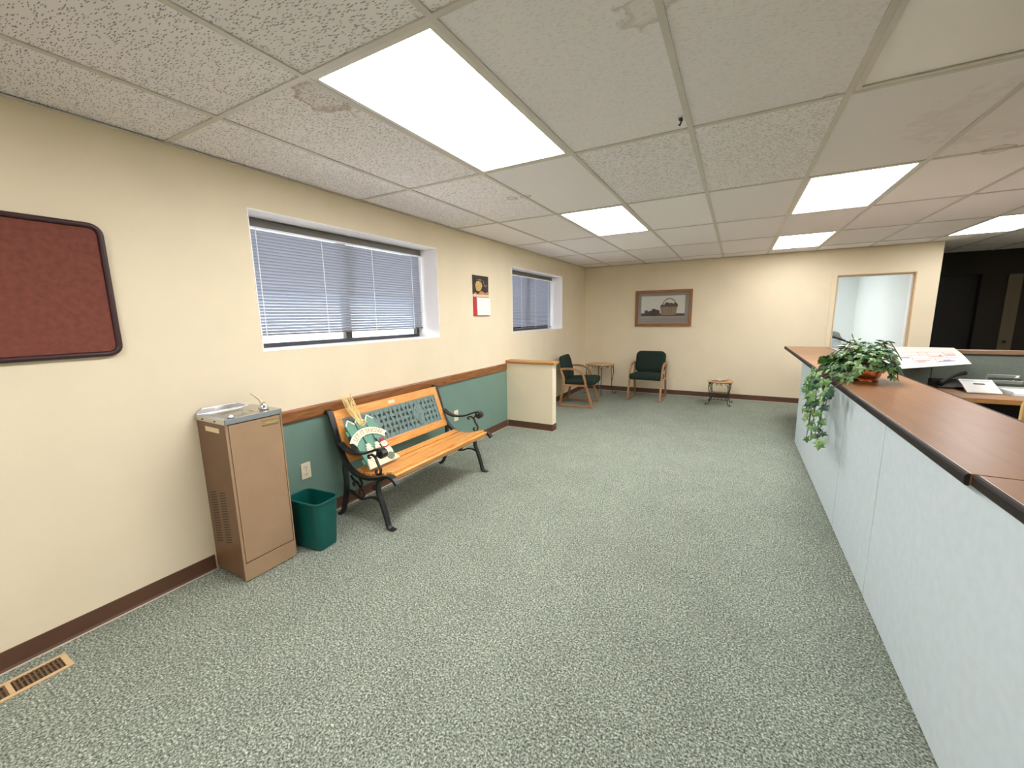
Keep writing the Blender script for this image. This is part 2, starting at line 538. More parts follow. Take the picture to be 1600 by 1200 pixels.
def thing(name, loc, label=None, cat=None, group=None, kind=None, rz=0.0):
    o = bpy.data.objects.new(name, None)
    COL.objects.link(o)
    o.empty_display_size = 0.05
    o.location = loc; o.rotation_euler = (0, 0, rz)
    ORG[o.name] = Vector(loc)
    return tag(o, label, cat, group, kind)

def inst(me, name, parent, loc, rot=None):
    """another object of the same mesh data; loc is a world point"""
    o = bpy.data.objects.new(name, me)
    COL.objects.link(o); o.parent = parent
    o.location = Vector(loc)-ORG[parent.name]
    if rot is not None: o.rotation_euler = rot
    return o

def smooth2(pts, k=6, closed=False):
    """Catmull-Rom through 2-D or 3-D points"""
    P = [Vector(p) for p in pts]; n = len(P); out = []
    rng = n if closed else n-1
    for i in range(rng):
        if closed: p0, p1, p2, p3 = P[i-1], P[i], P[(i+1) % n], P[(i+2) % n]
        else: p0, p1, p2, p3 = P[max(i-1, 0)], P[i], P[i+1], P[min(i+2, n-1)]
        for j in range(k):
            t = j/k
            out.append(0.5*((2*p1)+(p2-p0)*t+(2*p0-5*p1+4*p2-p3)*t*t+(3*p1-p0-3*p2+p3)*t*t*t))
    if not closed: out.append(P[-1])
    return out

def spiral(c, r0, r1, a0, a1, n=14):
    return [(c[0]+(r0+(r1-r0)*i/n)*math.cos(a0+(a1-a0)*i/n), c[1]+(r0+(r1-r0)*i/n)*math.sin(a0+(a1-a0)*i/n)) for i in range(n+1)]

def rrect(a0, a1, b0, b1, r, k=5):
    out = []
    for (ca, cb, s) in ((a1-r, b1-r, 0), (a0+r, b1-r, 1), (a0+r, b0+r, 2), (a1-r, b0+r, 3)):
        for i in range(k+1):
            t = PI/2*(s+i/k)
            out.append((ca+r*math.cos(t), cb+r*math.sin(t)))
    return out

def text_verts(body, size):
    cu = bpy.data.curves.new('t', 'FONT'); cu.body = body; cu.size = size; cu.align_x = 'CENTER'
    cu.resolution_u = 3
    ob = bpy.data.objects.new('t', cu); COL.objects.link(ob)
    dg = bpy.context.evaluated_depsgraph_get()
    me = bpy.data.meshes.new_from_object(ob.evaluated_get(dg))
    vs = [v.co.copy() for v in me.vertices]; fs = [tuple(p.vertices) for p in me.polygons]
    bpy.data.objects.remove(ob, do_unlink=True); bpy.data.curves.remove(cu); bpy.data.meshes.remove(me)
    return vs, fs

YZ = lambda x: (lambda a, b, d: (x+d, a, b))
# ================================================================== THE SETTING
# floor
MB().box((0, YB, -0.05), (XR, YF, 0)).box((XE, YF, -0.05), (XR, YD, 0)).box((2.2, YF, -0.05), (4.75, 9.9, 0)).build('floor', 'carpet', kind='structure')

# ceiling: deck, grid and tiles
ceil = MB().box((-0.3, YB-0.1, H+0.14), (XR+0.1, YF, H+0.2)).box((XE-0.1, YF, H+0.14), (XR+0.1, YD+0.1, H+0.2)).build('ceiling', 'deck', kind='structure')
xs = [0.0]+[X0+n*TX for n in range(1, 13)]+[XR]
ys = [YB]+[m*TY for m in range(-3, 6)]+[YF]
LIT = {(2, 0), (2, 2), (5, 2), (5, 4), (8, 4), (2, -2), (8, 0), (8, 2), (8, -2), (10, 4)}
LIT.discard((10, 4))
UNLIT = {(5, 0)}
FISS = {(0, -1), (1, -1), (2, -1), (3, -1), (0, 0), (1, 0), (0, 1), (1, 1), (3, 1), (4, 1), (0, -2), (1, -2)}
SOFT = {(3, 0), (4, 0), (3, 2), (4, -1), (0, 2), (1, 2)}
FX = [(xs[i], xs[i+1]) for i in range(len(xs)-1)]
tile_cache, tee_cache = {}, {}
def put_tile(i, m, x0, x1, y0, y1):
    g = 0.006
    if x1-x0 < 0.06 or y1-y0 < 0.06: g = 0.002
    mname = 'tile_fissured' if (i, m) in FISS else 'tile_soft' if (i, m) in SOFT else 'tile_smooth'
    key = (mname, round(x1-x0, 3), round(y1-y0, 3))
    if key not in tile_cache:
        w, d = (x1-x0)/2-g, (y1-y0)/2-g
        tile_cache[key] = MB().box((-w, -d, 0), (w, d, 0.016)).mesh('ceiling_tile', mname)
    inst(tile_cache[key], 'ceiling_tile', ceil, ((x0+x1)/2, (y0+y1)/2, H+0.0055))
def put_cross(x0, x1, y):
    key = round(x1-x0, 3)
    if key not in tee_cache:
        w = (x1-x0)/2-0.012
        tee_cache[key] = MB().box((-w, -0.012, 0), (w, 0.012, 0.005)).box((-w, -0.001, 0.005), (w, 0.001, 0.035)).mesh('cross_tee', 'tee_white')
    inst(tee_cache[key], 'cross_tee', ceil, ((x0+x1)/2, y, H))
for i, (x0, x1) in enumerate(FX):
    yy = list(ys)
    if x1 > XE+0.3:
        yy = ys[:-1]+[6*TY, YD]
    rows = list(range(-4, -4+len(yy)-1))
    for k, m in enumerate(rows):
        y0, y1 = yy[k], yy[k+1]
        if (i, m) not in LIT and (i, m) not in UNLIT:
            put_tile(i, m, x0, x1, y0, y1)
        if k > 0:
            put_cross(x0 if i > 0 else -0.005, x1, y0)
    if i > 0:
        yend = YD if x0 > XE else YF
        MB().box((x0-0.012, YB, H), (x0+0.012, yend, H+0.005)).box((x0-0.001, YB, H+0.005), (x0+0.001, yend, H+0.04)).build('main_tee', 'tee_white', parent=ceil)
MB().box((0, YB, H-0.003), (0.02, YF, H)).box((0.02, YF-0.02, H-0.003), (XE, YF, H)).build('wall_angle', 'tee_white', parent=ceil)

def ceiling_light(i, m, lit, label, group=None):
    x0, x1, y0, y1 = FX[i][0]+0.013, FX[i][1]-0.013, m*TY+0.013, (m+1)*TY-0.013
    t = thing('ceiling_light', ((x0+x1)/2, (y0+y1)/2, H), label, 'ceiling light', group)
    f = MB(); r = 0.022
    z0, z1 = H+0.001, H+0.006
    f.box((x0, y0, z0), (x0+r, y1, z1)).box((x1-r, y0, z0), (x1, y1, z1)).box((x0+r, y0, z0), (x1-r, y0+r, z1)).box((x0+r, y1-r, z0), (x1-r, y1, z1))
    f.build('frame', 'fixture_white', t)
    h = MB()
    h.box((x0, y0, z1), (x0+0.01, y1, H+0.1)).box((x1-0.01, y0, z1), (x1, y1, H+0.1)).box((x0+0.01, y0, z1), (x1-0.01, y0+0.01, H+0.1)).box((x0+0.01, y1-0.01, z1), (x1-0.01, y1, H+0.1)).box((x0, y0, H+0.1), (x1, y1, H+0.11))
    h.build('housing', 'fixture_white', t)
    MB().box((x0+r, y0+r, H+0.008), (x1-r, y1-r, H+0.012)).build('lens', lit, t)
    return t
ceiling_light(2, 0, 'lens_lit', 'largest lit fluorescent ceiling panel, nearest, above the bench side')
ceiling_light(2, 2, 'lens_lit', 'lit fluorescent ceiling panel straight beyond the largest one, towards the framed picture')
ceiling_light(5, 2, 'lens_lit', 'lit fluorescent ceiling panel above the ivy and counter')
ceiling_light(5, 4, 'lens_lit_dim', 'small far lit fluorescent ceiling panel just before the far doorway')
ceiling_light(8, 4, 'lens_lit_dim', 'lit fluorescent ceiling panel cut by the right edge, before the dark passage')
ceiling_light(5, 0, 'lens_unlit', 'unlit ceiling light panel with dull lens at the top right corner')
for k in [(2, -2), (8, -2), (8, 0), (8, 2)]:  # unseen panels added to light the room from outside the frame
    ceiling_light(k[0], k[1], 'lens_lit' if k[0] == 2 else 'lens_lit_dim', 'added unseen ceiling panel for fill light, outside the frame', 'added fill light panels out of view')
hk = MB().tube([(2.312, 1.08, H+0.004), (2.314, 1.085, H-0.012), (2.306, 1.10, H-0.02), (2.30, 1.115, H-0.012)], 0.004, 6)
hk.box((2.303, 1.07, H-0.004), (2.320, 1.098, H-0.001))
hk.build('ceiling_hook', 'black', org=(2.31, 1.09, H), label='tiny black hook clipped to a ceiling grid bar', cat='hook', smooth=False)

# walls
W1 = (0.367, 2.122, 1.246, 2.106)
W2 = (3.64, 5.395, 1.225, 2.085)
WT = -0.32
def holed(mb, fn, a0, a1, b0, b1, holes, d0, d1):
    As = sorted({a0, a1, *[v for h in holes for v in h[:2]]}); Bs = sorted({b0, b1, *[v for h in holes for v in h[2:]]})
    for i in range(len(As)-1):
        for j in range(len(Bs)-1):
            ca, cb = (As[i]+As[i+1])/2, (Bs[j]+Bs[j+1])/2
            if any(h[0] < ca < h[1] and h[2] < cb < h[3] for h in holes): continue
            mb.prism([(As[i], Bs[j]), (As[i+1], Bs[j]), (As[i+1], Bs[j+1]), (As[i], Bs[j+1])], fn, d0, d1)
    return mb
ZT = H+0.2
wl_ = holed(MB(), lambda a, b, d: (d, a, b), YB-0.1, YF+0.12, 0, ZT, [W1, W2], WT, 0).build('wall_left', 'wall_paint', kind='structure')
MB().box((0, 0.258, 0.085), (0.004, 3.448, 0.757)).build('painted_wainscot', 'green_paint', wl_)
DX0, DX1, DZ = 3.852, 4.722, 1.963
holed(MB(), lambda a, b, d: (a, d, b), 0, XE, 0, ZT, [(DX0, DX1, 0, DZ)], YF, YF+0.12).build('wall_far', 'wall_paint', kind='structure')
MB().box((XR, YB-0.1, 0), (XR+0.1, YD+0.1, ZT)).build('wall_right', 'wall_paint', kind='structure')
MB().box((0, YB-0.1, 0), (XR, YB, ZT)).build('wall_back', 'wall_paint', kind='structure')
# dark passage beyond the end of the far wall
pw = holed(MB(), lambda a, b, d: (a, d, b), 4.86, XR, 0, ZT, [(5.42, 5.93, 0, 1.98)], YD, YD+0.1).box((4.76, YF+0.12, 0), (4.86, YD, ZT)).build('wall_passage', 'passage_wall_shaded', kind='structure')
# white side room seen through the doorway
MB().box((2.2, 9.85, 0), (4.75, 9.95, ZT)).box((4.75, YF+0.12, 0), (4.76, 9.95, ZT)).box((2.1, YF+0.12, 0), (2.2, 9.95, ZT)).box((2.2, YF+0.12, H), (4.75, 9.85, H+0.05)).box((2.2, YF+0.121, 0), (3.72, YF+0.13, ZT)).build('wall_side_room', 'cool_paint', kind='structure')
t = thing('ceiling_light', (3.1, 8.6, H), 'added ceiling light brightening the white side room, unseen behind the doorway head', 'ceiling light')  # unseen lamp, put in to brighten the side room
MB().box((2.8, 8.0, H-0.05), (3.4, 9.2, H-0.001)).build('housing', 'fixture_white', t)
MB().box((2.82, 8.02, H-0.06), (3.38, 9.18, H-0.05)).build('lens', 'lens_lit_cool', t)

# half wall with oak cap
hw = MB().box((0, 3.45, 0), (0.652, 3.565, 0.85)).build('wall_half', 'wall_paint', kind='structure')
MB().prism([(3.43, 0.850), (3.585, 0.850), (3.59, 0.866), (3.585, 0.884), (3.43, 0.884), (3.425, 0.866)], lambda a, b, d: (d, a, b), 0.0, 0.682).build('cap', 'oak_cap', hw, bevel=0.004)
# chair rail
MB().prism([(0, 0.757), (0.018, 0.757), (0.022, 0.768), (0.022, 0.832), (0.016, 0.842), (0, 0.842)], lambda a, b, d: (a, d, b), 0.262, 3.428).build('trim_1', 'oak_trim', kind='structure')
# baseboards: vinyl cove and the pale line of glue below
def baseboard(name, p, q, n):
    p, q, n = Vector((*p, 0)), Vector((*q, 0)), Vector((*n, 0))
    fn = lambda a, b, d: tuple(p+(q-p)*d+n*a+Vector((0, 0, b)))
    o = MB().prism([(0, 0.006), (0.012, 0.006), (0.006, 0.016), (0.004, 0.088), (0, 0.09)], fn, 0, 1).build(name, 'vinyl_brown', kind='structure')
    MB().prism([(0, 0.0), (0.014, 0.0), (0.012, 0.006), (0, 0.006)], fn, 0, 1).build('glue_line', 'caulk_line', o)
baseboard('baseboard_left', (0, YB), (0, -0.05), (1, 0))
baseboard('baseboard_bench', (0.004, 0.258), (0.004, 3.45), (1, 0))
baseboard('baseboard_corner', (0, 3.565), (0, YF), (1, 0))
baseboard('baseboard_half', (0.016, 3.45), (0.652, 3.45), (0, -1))
baseboard('baseboard_half_end', (0.652, 3.45), (0.652, 3.565), (1, 0))
baseboard('baseboard_half_back', (0.016, 3.565), (0.652, 3.565), (0, 1))
baseboard('baseboard_far', (0.016, YF), (3.79, YF), (0, -1))
# doorway casing
d1 = MB().box((DX0-0.055, YF-0.014, 0), (DX0, YF, DZ+0.055)).box((DX1, YF-0.014, 0), (DX1+0.075, YF, DZ+0.055)).box((DX0, YF-0.014, DZ), (DX1, YF, DZ+0.055)).build('door_1', 'wall_paint', kind='structure')
MB().box((DX0, YF-0.014, 0), (DX0+0.012, YF+0.13, DZ)).box((DX1-0.012, YF-0.014, 0), (DX1, YF+0.13, DZ)).box((DX0+0.012, YF-0.014, DZ-0.012), (DX1-0.012, YF+0.13, DZ)).build('jamb', 'jamb_tan', d1)
MB().box((DX0+0.012, YF+0.05, 0), (DX0+0.03, YF+0.13, DZ-0.012)).box((DX1-0.03, YF+0.05, 0), (DX1-0.012, YF+0.13, DZ-0.012)).box((DX0+0.03, YF+0.05, DZ-0.03), (DX1-0.03, YF+0.13, DZ-0.012)).build('stop', 'reveal_white', d1)
# dark doorway in the passage: door leaf and pale frame stripes
d2 = MB().box((5.93, YD-0.02, 0), (6.0, YD, 2.05)).box((5.36, YD-0.02, 0), (5.42, YD, 2.05)).box((5.42, YD-0.02, 1.98), (5.93, YD, 2.05)).build('door_2', 'passage_wall_shaded', kind='structure')
MB().box((5.38, YD+0.101, 0.0), (5.97, YD+0.14, 2.02)).build('leaf', 'passage_door_shaded', d2)
d3 = MB().box((6.22, YD-0.03, 0), (6.37, YD, 1.96)).build('door_3', 'passage_trim_shaded', kind='structure')
MB().box((6.37, YD-0.02, 0.005), (7.1, YD, 1.95)).build('leaf', 'passage_wall_shaded', d3)
MB().tube([(6.27, YD-0.03, 0.93), (6.27, YD-0.075, 0.93)], [0.012, 0.026], 10).build('handle', 'black', d3)

# windows: reveals, frames, panes
def window(n, W):
    y0, y1, z0, z1 = W
    w = thing('window_%d' % n, (-0.28, (y0+y1)/2, z0), kind='structure')
    e = 0.006
    MB().box((WT, y0, z0), (0.002, y1, z0+e)).build('sill', 'reveal_white', w)
    MB().box((WT, y0, z1-e), (0.002, y1, z1)).build('head', 'reveal_white', w)
    MB().box((WT, y0, z0+e), (0.002, y0+e, z1-e)).build('side', 'reveal_white', w)
    MB().box((WT, y1-e, z0+e), (0.002, y1, z1-e)).build('side', 'reveal_white', w)
    a0, a1, b0, b1, ym = y0+e, y1-e, z0+e, z1-e, (y0+y1)/2
    fr = MB()
    s = 0.03
    fr.box((-0.31, a0, b0), (-0.265, a1, b0+s)).box((-0.31, a0, b1-s), (-0.265, a1, b1)).box((-0.31, a0, b0+s), (-0.265, a0+s, b1-s)).box((-0.31, a1-s, b0+s), (-0.265, a1, b1-s))
    fr.build('frame', 'window_dark', w)
    MB().box((-0.31, ym-0.03, b0+s), (-0.262, ym+0.03, b1-s)).build('mullion', 'window_dark', w)
    MB().box((-0.292, a0+s, b0+s), (-0.288, ym-0.03, b1-s)).build('pane', 'glass', w)
    MB().box((-0.292, ym+0.03, b0+s), (-0.288, a1-s, b1-s)).build('pane', 'glass', w)
window(1, W1)
window(2, W2)
def blind(W, zb, ncord, label, tilt):
    y0, y1, z0, z1 = W
    y0 += 0.018; y1 -= 0.022
    xb = -0.205
    t = thing('window_blind', (xb, (y0+y1)/2, zb), label, 'blind', 'grey slat blinds in the left wall windows')
    zt = z1-0.012
    MB().box((xb-0.018, y0, zt-0.05), (xb+0.022, y1, zt)).build('head_rail', 'valance_grey', t, bevel=0.003)
    MB().box((xb-0.02, y0, zt-0.058), (xb+0.024, y1, zt-0.05)).build('rail_lip', 'cord_white', t)
    w, seg = 0.0125, 4
    prof = []
    for k in range(seg+1):
        u = -w+2*w*k/seg
        prof.append((u, 0.0042*(1-(u/w)**2)))
    sl = MB()
    hl = (y1-y0)/2-0.004
    vs, fs = [], []
    for u, h in prof: vs += [(u, -hl, h), (u, hl, h)]
    for k in range(seg): fs.append((2*k, 2*k+1, 2*k+3, 2*k+2))
    sl.add(vs, fs)
    me = sl.mesh('slat', 'slat', smooth=True)
    z = zt-0.075
    while z > zb+0.02:
        inst(me, 'slat', t, (xb, (y0+y1)/2, z), (0, math.radians(tilt+random.uniform(-1.5, 1.5)), 0))
        z -= 0.0212
    MB().box((xb-0.012, y0+0.004, zb), (xb+0.012, y1-0.004, zb+0.012)).build('bottom_rail', 'valance_grey', t, bevel=0.003)
    for k in range(ncord):
        yy = y0+0.13+(y1-y0-0.26)*k/(ncord-1)
        MB().box((xb+0.0135, yy-0.003, zb), (xb+0.0145, yy+0.003, zt-0.05)).build('ladder_cord', 'cord_white', t)
    MB().tube([(xb+0.025, y1-0.035, zt-0.05), (xb+0.026, y1-0.034, zt-0.32)], 0.003, 6).build('wand', 'cord_white', t)
    MB().tube([(xb+0.022, y1-0.012, zt-0.05), (xb+0.022, y1-0.012, zb+0.01)], 0.0022, 6).build('pull_cord', 'cord_white', t)
blind(W1, 1.338, 4, 'wide grey slat blind in the large near window', -50)
blind(W2, 1.262, 4, 'grey slat blind lowered in the far window beside the calendar', -50)

# outdoors, seen through the strip below the blind
MB().box((-60, -40, -0.4), (-0.4, 60, -0.3)).build('ground', 'concrete', kind='structure')
nb = thing('neighbour_building', (-18, 14, -0.3), 'pale blue sided building across the yard outside the window', 'building')
MB().box((-20, 6, -0.3), (-17, 26, 2.9)).build('wall', 'siding_blue', nb)
MB().prism([(-20.4, 2.9), (-16.6, 2.9), (-18.5, 4.2)], lambda a, b, d: (a, d, b), 5.7, 26.3).build('roof', 'roof_grey', nb)

# ================================================================== COUNTER AND WORKSTATION
CT = 0.970          # top of the worktop
XF = 3.25           # front face of the counter
for (y0, y1, lab) in [(-1.25, 1.362, 'pale grey fabric counter panel nearest the camera, running out of the frame'),
                      (1.366, 2.134, 'narrow pale grey counter panel in the middle, below the laminate front edge'),
                      (2.138, 4.21, 'pale grey counter panel at the far end, behind the trailing ivy')]:
    t = thing('counter_unit', (XF+0.03, (y0+y1)/2, 0), lab, 'counter', 'front panels of the reception counter')
    MB().box((XF, y0+0.002, 0.008), (XF+0.06, y1-0.002, 0.931)).build('fabric_face', 'panel_grey', t, bevel=0.004)
    MB().box((XF+0.008, y0, 0.0), (XF+0.052, y1, 0.93)).build('core', 'panel_seam', t)
def worktop(y0, y1, x0, label):
    t = thing('counter_worktop', ((x0+3.68)/2, (y0+y1)/2, CT-0.036), label, 'worktop', 'laminate worktops of the reception counter')
    MB().box((x0+0.012, y0, CT-0.036), (3.672, y1, CT)).build('slab', 'laminate', t, bevel=0.002)
    ed = [(x0+0.012, CT-0.038), (x0+0.004, CT-0.036), (x0, CT-0.030), (x0, CT-0.008), (x0+0.004, CT-0.002), (x0+0.012, CT)]
    MB().prism(ed, lambda a, b, d: (a, d, b), y0, y1).build('front_edge', 'edge_dark', t)
    MB().box((3.672, y0, CT-0.036), (3.682, y1, CT)).build('rear_edge', 'edge_dark', t)
worktop(-1.3, 0.490, 3.222, 'brown laminate worktop nearest the camera at the right edge')
worktop(0.496, 4.455, 3.208, 'long brown laminate worktop carrying the ivy in the copper pot')
worktop(4.459, 5.70, 3.208, 'far end of the brown laminate worktop before the doorway')
MB().box((3.60, 4.30, 0), (3.64, 5.62, CT-0.038)).build('support_panel', 'partition_grey', org=(3.62, 4.96, 0), label='plain grey support panel under the far end of the counter', cat='panel')
# cubicle partitions behind the counter
for (x0, x1, lab) in [(3.70, 4.268, 'short grey green cubicle partition joining the counter'), (4.272, 6.6, 'long grey green cubicle partition behind the desk')]:
    t = thing('cubicle_partition', ((x0+x1)/2, 4.23, 0), lab, 'partition', 'cubicle partitions behind the counter')
    MB().box((x0, 4.205, 0.0), (x1, 4.265, 1.028)).build('panel', 'partition_grey', t, bevel=0.004)
    MB().box((x0, 4.20, 1.016), (x1, 4.204, 1.030)).build('dark_reveal', 'kick_dark', t)
    MB().box((x0, 4.192, 1.030), (x1, 4.278, 1.066)).build('cap', 'cap_brown', t, bevel=0.004)
t = thing('desk', (5.0, 3.8, 0), 'brown wooden desk inside the counter against the cubicle partition', 'desk')
MB().box((3.74, 3.43, 0.705), (6.5, 4.198, 0.738)).build('desk_top', 'desk_wood', t, bevel=0.003)
MB().box((3.74, 3.424, 0.703), (6.5, 3.432, 0.739)).build('front_edge', 'oak_cap', t)
MB().box((4.0, 4.15, 0.02), (6.4, 4.18, 0.70)).build('modesty_panel', 'edge_dark', t)
for xx in (3.78, 6.42):
    MB().box((xx, 3.50, 0), (xx+0.04, 4.15, 0.704)).build('leg', 'edge_dark', t)
# black telephone
t = thing('telephone', (4.35, 4.02, 0.738), 'black desk telephone with raised handset behind the counter', 'telephone')
MB().prism([(3.90, 0.738), (4.13, 0.738), (4.13, 0.80), (4.10, 0.805), (3.90, 0.755)], lambda a, b, d: (d, a, b), 4.23, 4.41).build('body', 'black', t, bevel=0.006)
hs = smooth2([(4.25, 3.94, 0.775), (4.30, 3.99, 0.80), (4.38, 4.06, 0.835), (4.47, 4.12, 0.862)], 5)
MB().tube(hs, [0.03-0.012*math.sin(PI*i/(len(hs)-1))*1.0-0.012*i/(len(hs)-1) for i in range(len(hs))], 10).build('handset', 'black', t, smooth=True)
# slanted white desk organiser sheet
t = thing('desk_calendar', (4.49, 3.8, 0.738), 'slanted white desk calendar board with a dark window beside the telephone', 'desk calendar')
sl = lambda a, b, d: (4.345+a+0.03*(b/0.3), 3.69+b*0.97+(-0.2*d), 0.742+b*0.27+d)
MB().prism([(0.0, 0.0), (0.21, 0.0), (0.21, 0.28), (0.0, 0.28)], sl, 0, 0.008).build('board', 'white_paper', t, bevel=0.001)
MB().prism([(0.075, 0.165), (0.145, 0.165), (0.145, 0.19), (0.075, 0.19)], sl, 0.008, 0.0088).build('dark_window', 'slot_dark', t)
for (a, b) in ((0.02, 0.09), (0.125, 0.195)):
    MB().prism([(a, 0.235), (b, 0.235), (b, 0.245), (a, 0.245)], sl, 0.008, 0.0085).build('heading_line', 'pencil_line', t)
MB().box((4.45, 3.91, 0.739), (4.57, 3.95, 0.79)).build('stand', 'black', t)
# clear organiser and white tray
t = thing('letter_tray', (4.72, 3.85, 0.738), 'white paper tray at the right edge of the desk', 'tray')
MB().box((4.58, 3.63, 0.739), (5.0, 3.95, 0.746)).box((4.58, 3.63, 0.746), (4.588, 3.95, 0.775)).box((4.992, 3.63, 0.746), (5.0, 3.95, 0.775)).box((4.588, 3.942, 0.746), (4.992, 3.95, 0.775)).build('tray', 'clear_plastic', t)
MB().box((4.60, 3.64, 0.7465), (4.98, 3.93, 0.762)).build('paper', 'white_paper', t)
t = thing('pen_organiser', (4.68, 4.06, 0.738), 'clear plastic desk organiser with slanted pockets between calendar and tray', 'organiser')
for k in range(4):
    yy, zz = 4.02+0.03*k, 0.755+0.022*k
    MB().box((4.60, -0.002, -0.012), (4.80, 0.002, 0.045), mtx=Matrix.Translation((0, yy, zz)) @ Matrix.Rotation(0.5, 4, 'X')).build('pocket', 'clear_plastic' if k % 2 else 'partition_grey', t)
MB().box((4.60, 3.99, 0.7385), (4.80, 4.14, 0.744)).build('base', 'clear_plastic', t)
MB().tube([(4.73, 4.06, 0.78), (4.79, 4.09, 0.85)], [0.005, 0.010], 8).build('scoop', 'white_paper', t)
# back of a wooden chair peeking in at the right edge
t = thing('office_chair', (4.42, 2.75, 0), 'tan wooden chair back just peeking in at the right edge behind the counter', 'chair')
MB().prism(rrect(4.285, 4.70, 0.52, 0.86, 0.06), lambda a, b, d: (a, d, b), 2.78, 2.81).build('backrest', 'chair_tan', t, bevel=0.005)
MB().prism(rrect(4.29, 4.70, 2.36, 2.76, 0.05), lambda a, b, d: (a, b, d), 0.43, 0.46).build('seat', 'chair_tan', t, bevel=0.005)
for (xx, yy) in ((4.31, 2.40), (4.64, 2.40)):
    MB().box((xx, yy, 0), (xx+0.035, yy+0.035, 0.432)).build('leg', 'chair_tan', t)
for xx in (4.31, 4.64):
    MB().box((xx, 2.745, 0), (xx+0.035, 2.78, 0.62)).build('leg', 'chair_tan', t)

# large printed plan sheet bridging counter and partition
t = thing('plan_sheet', (3.98, 3.7, CT), 'large white printed plan sheet lying right of the ivy from counter to partition', 'paper sheet')
c00, c10, c11, c01 = Vector((3.60, 3.05, CT+0.003)), Vector((4.225, 3.36, 1.017)), Vector((4.42, 4.27, 1.078)), Vector((3.80, 4.27, 1.078))
def sheet(u, v, d=0.0):
    p = c00*(1-u)*(1-v)+c10*u*(1-v)+c11*u*v+c01*(1-u)*v
    p = p+Vector((0, 0, 0.018*math.sin(PI*v)*(1-u*0.5)+0.02*max(0, v-0.85)*(1-u)*6*0.4))
    return (p.x, p.y, p.z+d)
mb = MB(); nu, nv = 12, 12
vs = [sheet(i/nu, j/nv, dd) for dd in (0.0, 0.0012) for j in range(nv+1) for i in range(nu+1)]
q = (nu+1)*(nv+1); fs = []
for j in range(nv):
    for i in range(nu):
        a = j*(nu+1)+i
        fs.append((a, a+1, a+nu+2, a+nu+1)); fs.append((q+a, q+a+1, q+a+nu+2, q+a+nu+1))
for i in range(nu):
    fs.append((i, i+1, q+i+1, q+i)); b_ = nv*(nu+1); fs.append((b_+i, b_+i+1, q+b_+i+1, q+b_+i))
for j in range(nv):
    a = j*(nu+1); fs.append((a, a+nu+1, q+a+nu+1, q+a)); a += nu; fs.append((a, a+nu+1, q+a+nu+1, q+a))
mb.add(vs, fs); mb.build('paper', 'plan_paper', t, smooth=False)
pl = MB()
def strip(u0, v0, u1, v1, mi):
    n = 6
    for k in range(n):
        a, b = k/n, (k+1)/n
        if (u1-u0) > (v1-v0): ua, ub, va, vb = u0+(u1-u0)*a, u0+(u1-u0)*b, v0, v1
        else: ua, ub, va, vb = u0, u1, v0+(v1-v0)*a, v0+(v1-v0)*b
        pl.add([sheet(ua, va, 0.0022), sheet(ub, va, 0.0022), sheet(ub, vb, 0.0022), sheet(ua, vb, 0.0022)], [(0, 1, 2, 3)], mi)
for v in (0.30, 0.44, 0.62): strip(0.2, v, 0.92, v+0.018, 0)
for (u, v0, v1) in ((0.42, 0.08, 0.42), (0.52, 0.44, 0.62), (0.62, 0.30, 0.62), (0.80, 0.30, 0.62), (0.66, 0.05, 0.30)): strip(u, v0, u+0.010, v1, 0)
strip(0.535, 0.46, 0.61, 0.60, 2)
for (u0, u1, v, c) in ((0.44, 0.60, 0.20, 1), (0.46, 0.55, 0.15, 1), (0.68, 0.86, 0.14, 3), (0.74, 0.82, 0.18, 3), (0.82, 0.92, 0.40, 1), (0.82, 0.92, 0.48, 1), (0.30, 0.40, 0.34, 3), (0.64, 0.78, 0.36, 1)): strip(u0, v, u1, v+0.045, c)
strip(0.735, 0.38, 0.76, 0.46, 3)
pl.build('printed_lines', ['plan_line', 'plan_red', 'plan_tint', 'plan_ink'], t)

# ================================================================== IVY IN A COPPER POT
px, py = 3.385, 2.40
ivy = thing('potted_ivy', (px, py, CT), 'trailing ivy in a round copper pot spilling over the counter edge', 'potted plant')
MB().lathe([(0.050, 0.0), (0.066, 0.0), (0.068, 0.010), (0.060, 0.016), (0.076, 0.040), (0.083, 0.070), (0.080, 0.098), (0.070, 0.115), (0.076, 0.122), (0.070, 0.122), (0.062, 0.112), (0.060, 0.108)], (px, py, CT+0.0005), 24).build('pot', 'copper', ivy, auto=40)
MB().lathe([(0.01, 0.09), (0.060, 0.094), (0.066, 0.10), (0.001, 0.104)], (px, py, CT), 16).build('soil', 'soil', ivy)
# strands: over the pot, across the worktop, down the front
strands = []
rnd = random.Random(11)
edge_x = 3.143
for (ye, ze, xo) in ((2.06, 0.86, 0.0), (2.18, 0.72, 0.0), (2.28, 0.62, 0.01), (2.38, 0.57, -0.01), (2.48, 0.53, -0.02), (2.58, 0.56, 0.0), (2.68, 0.62, -0.01), (2.78, 0.72, 0.0), (2.45, 0.75, -0.03), (2.55, 0.80, -0.03), (2.72, 0.83, -0.02)):
    strands.append(smooth2([(px-0.03, py, CT+0.12), (3.31, (py+ye)/2, CT+0.10), (3.225, ye-0.02, CT+0.055), (edge_x+xo, ye, CT-0.02), (edge_x-0.01+xo, ye-0.03, (CT+ze)/2), (edge_x-0.015+xo+rnd.uniform(-0.02, 0.01), ye-0.05, ze)], 8))
strands.append(smooth2([(3.13, 2.34, 0.66), (3.12, 2.20, 0.61), (3.115, 2.08, 0.60), (3.115, 1.96, 0.63)], 6))
strands.append(smooth2([(3.13, 2.30, 0.65), (3.12, 2.15, 0.66), (3.12, 2.0, 0.68)], 6))
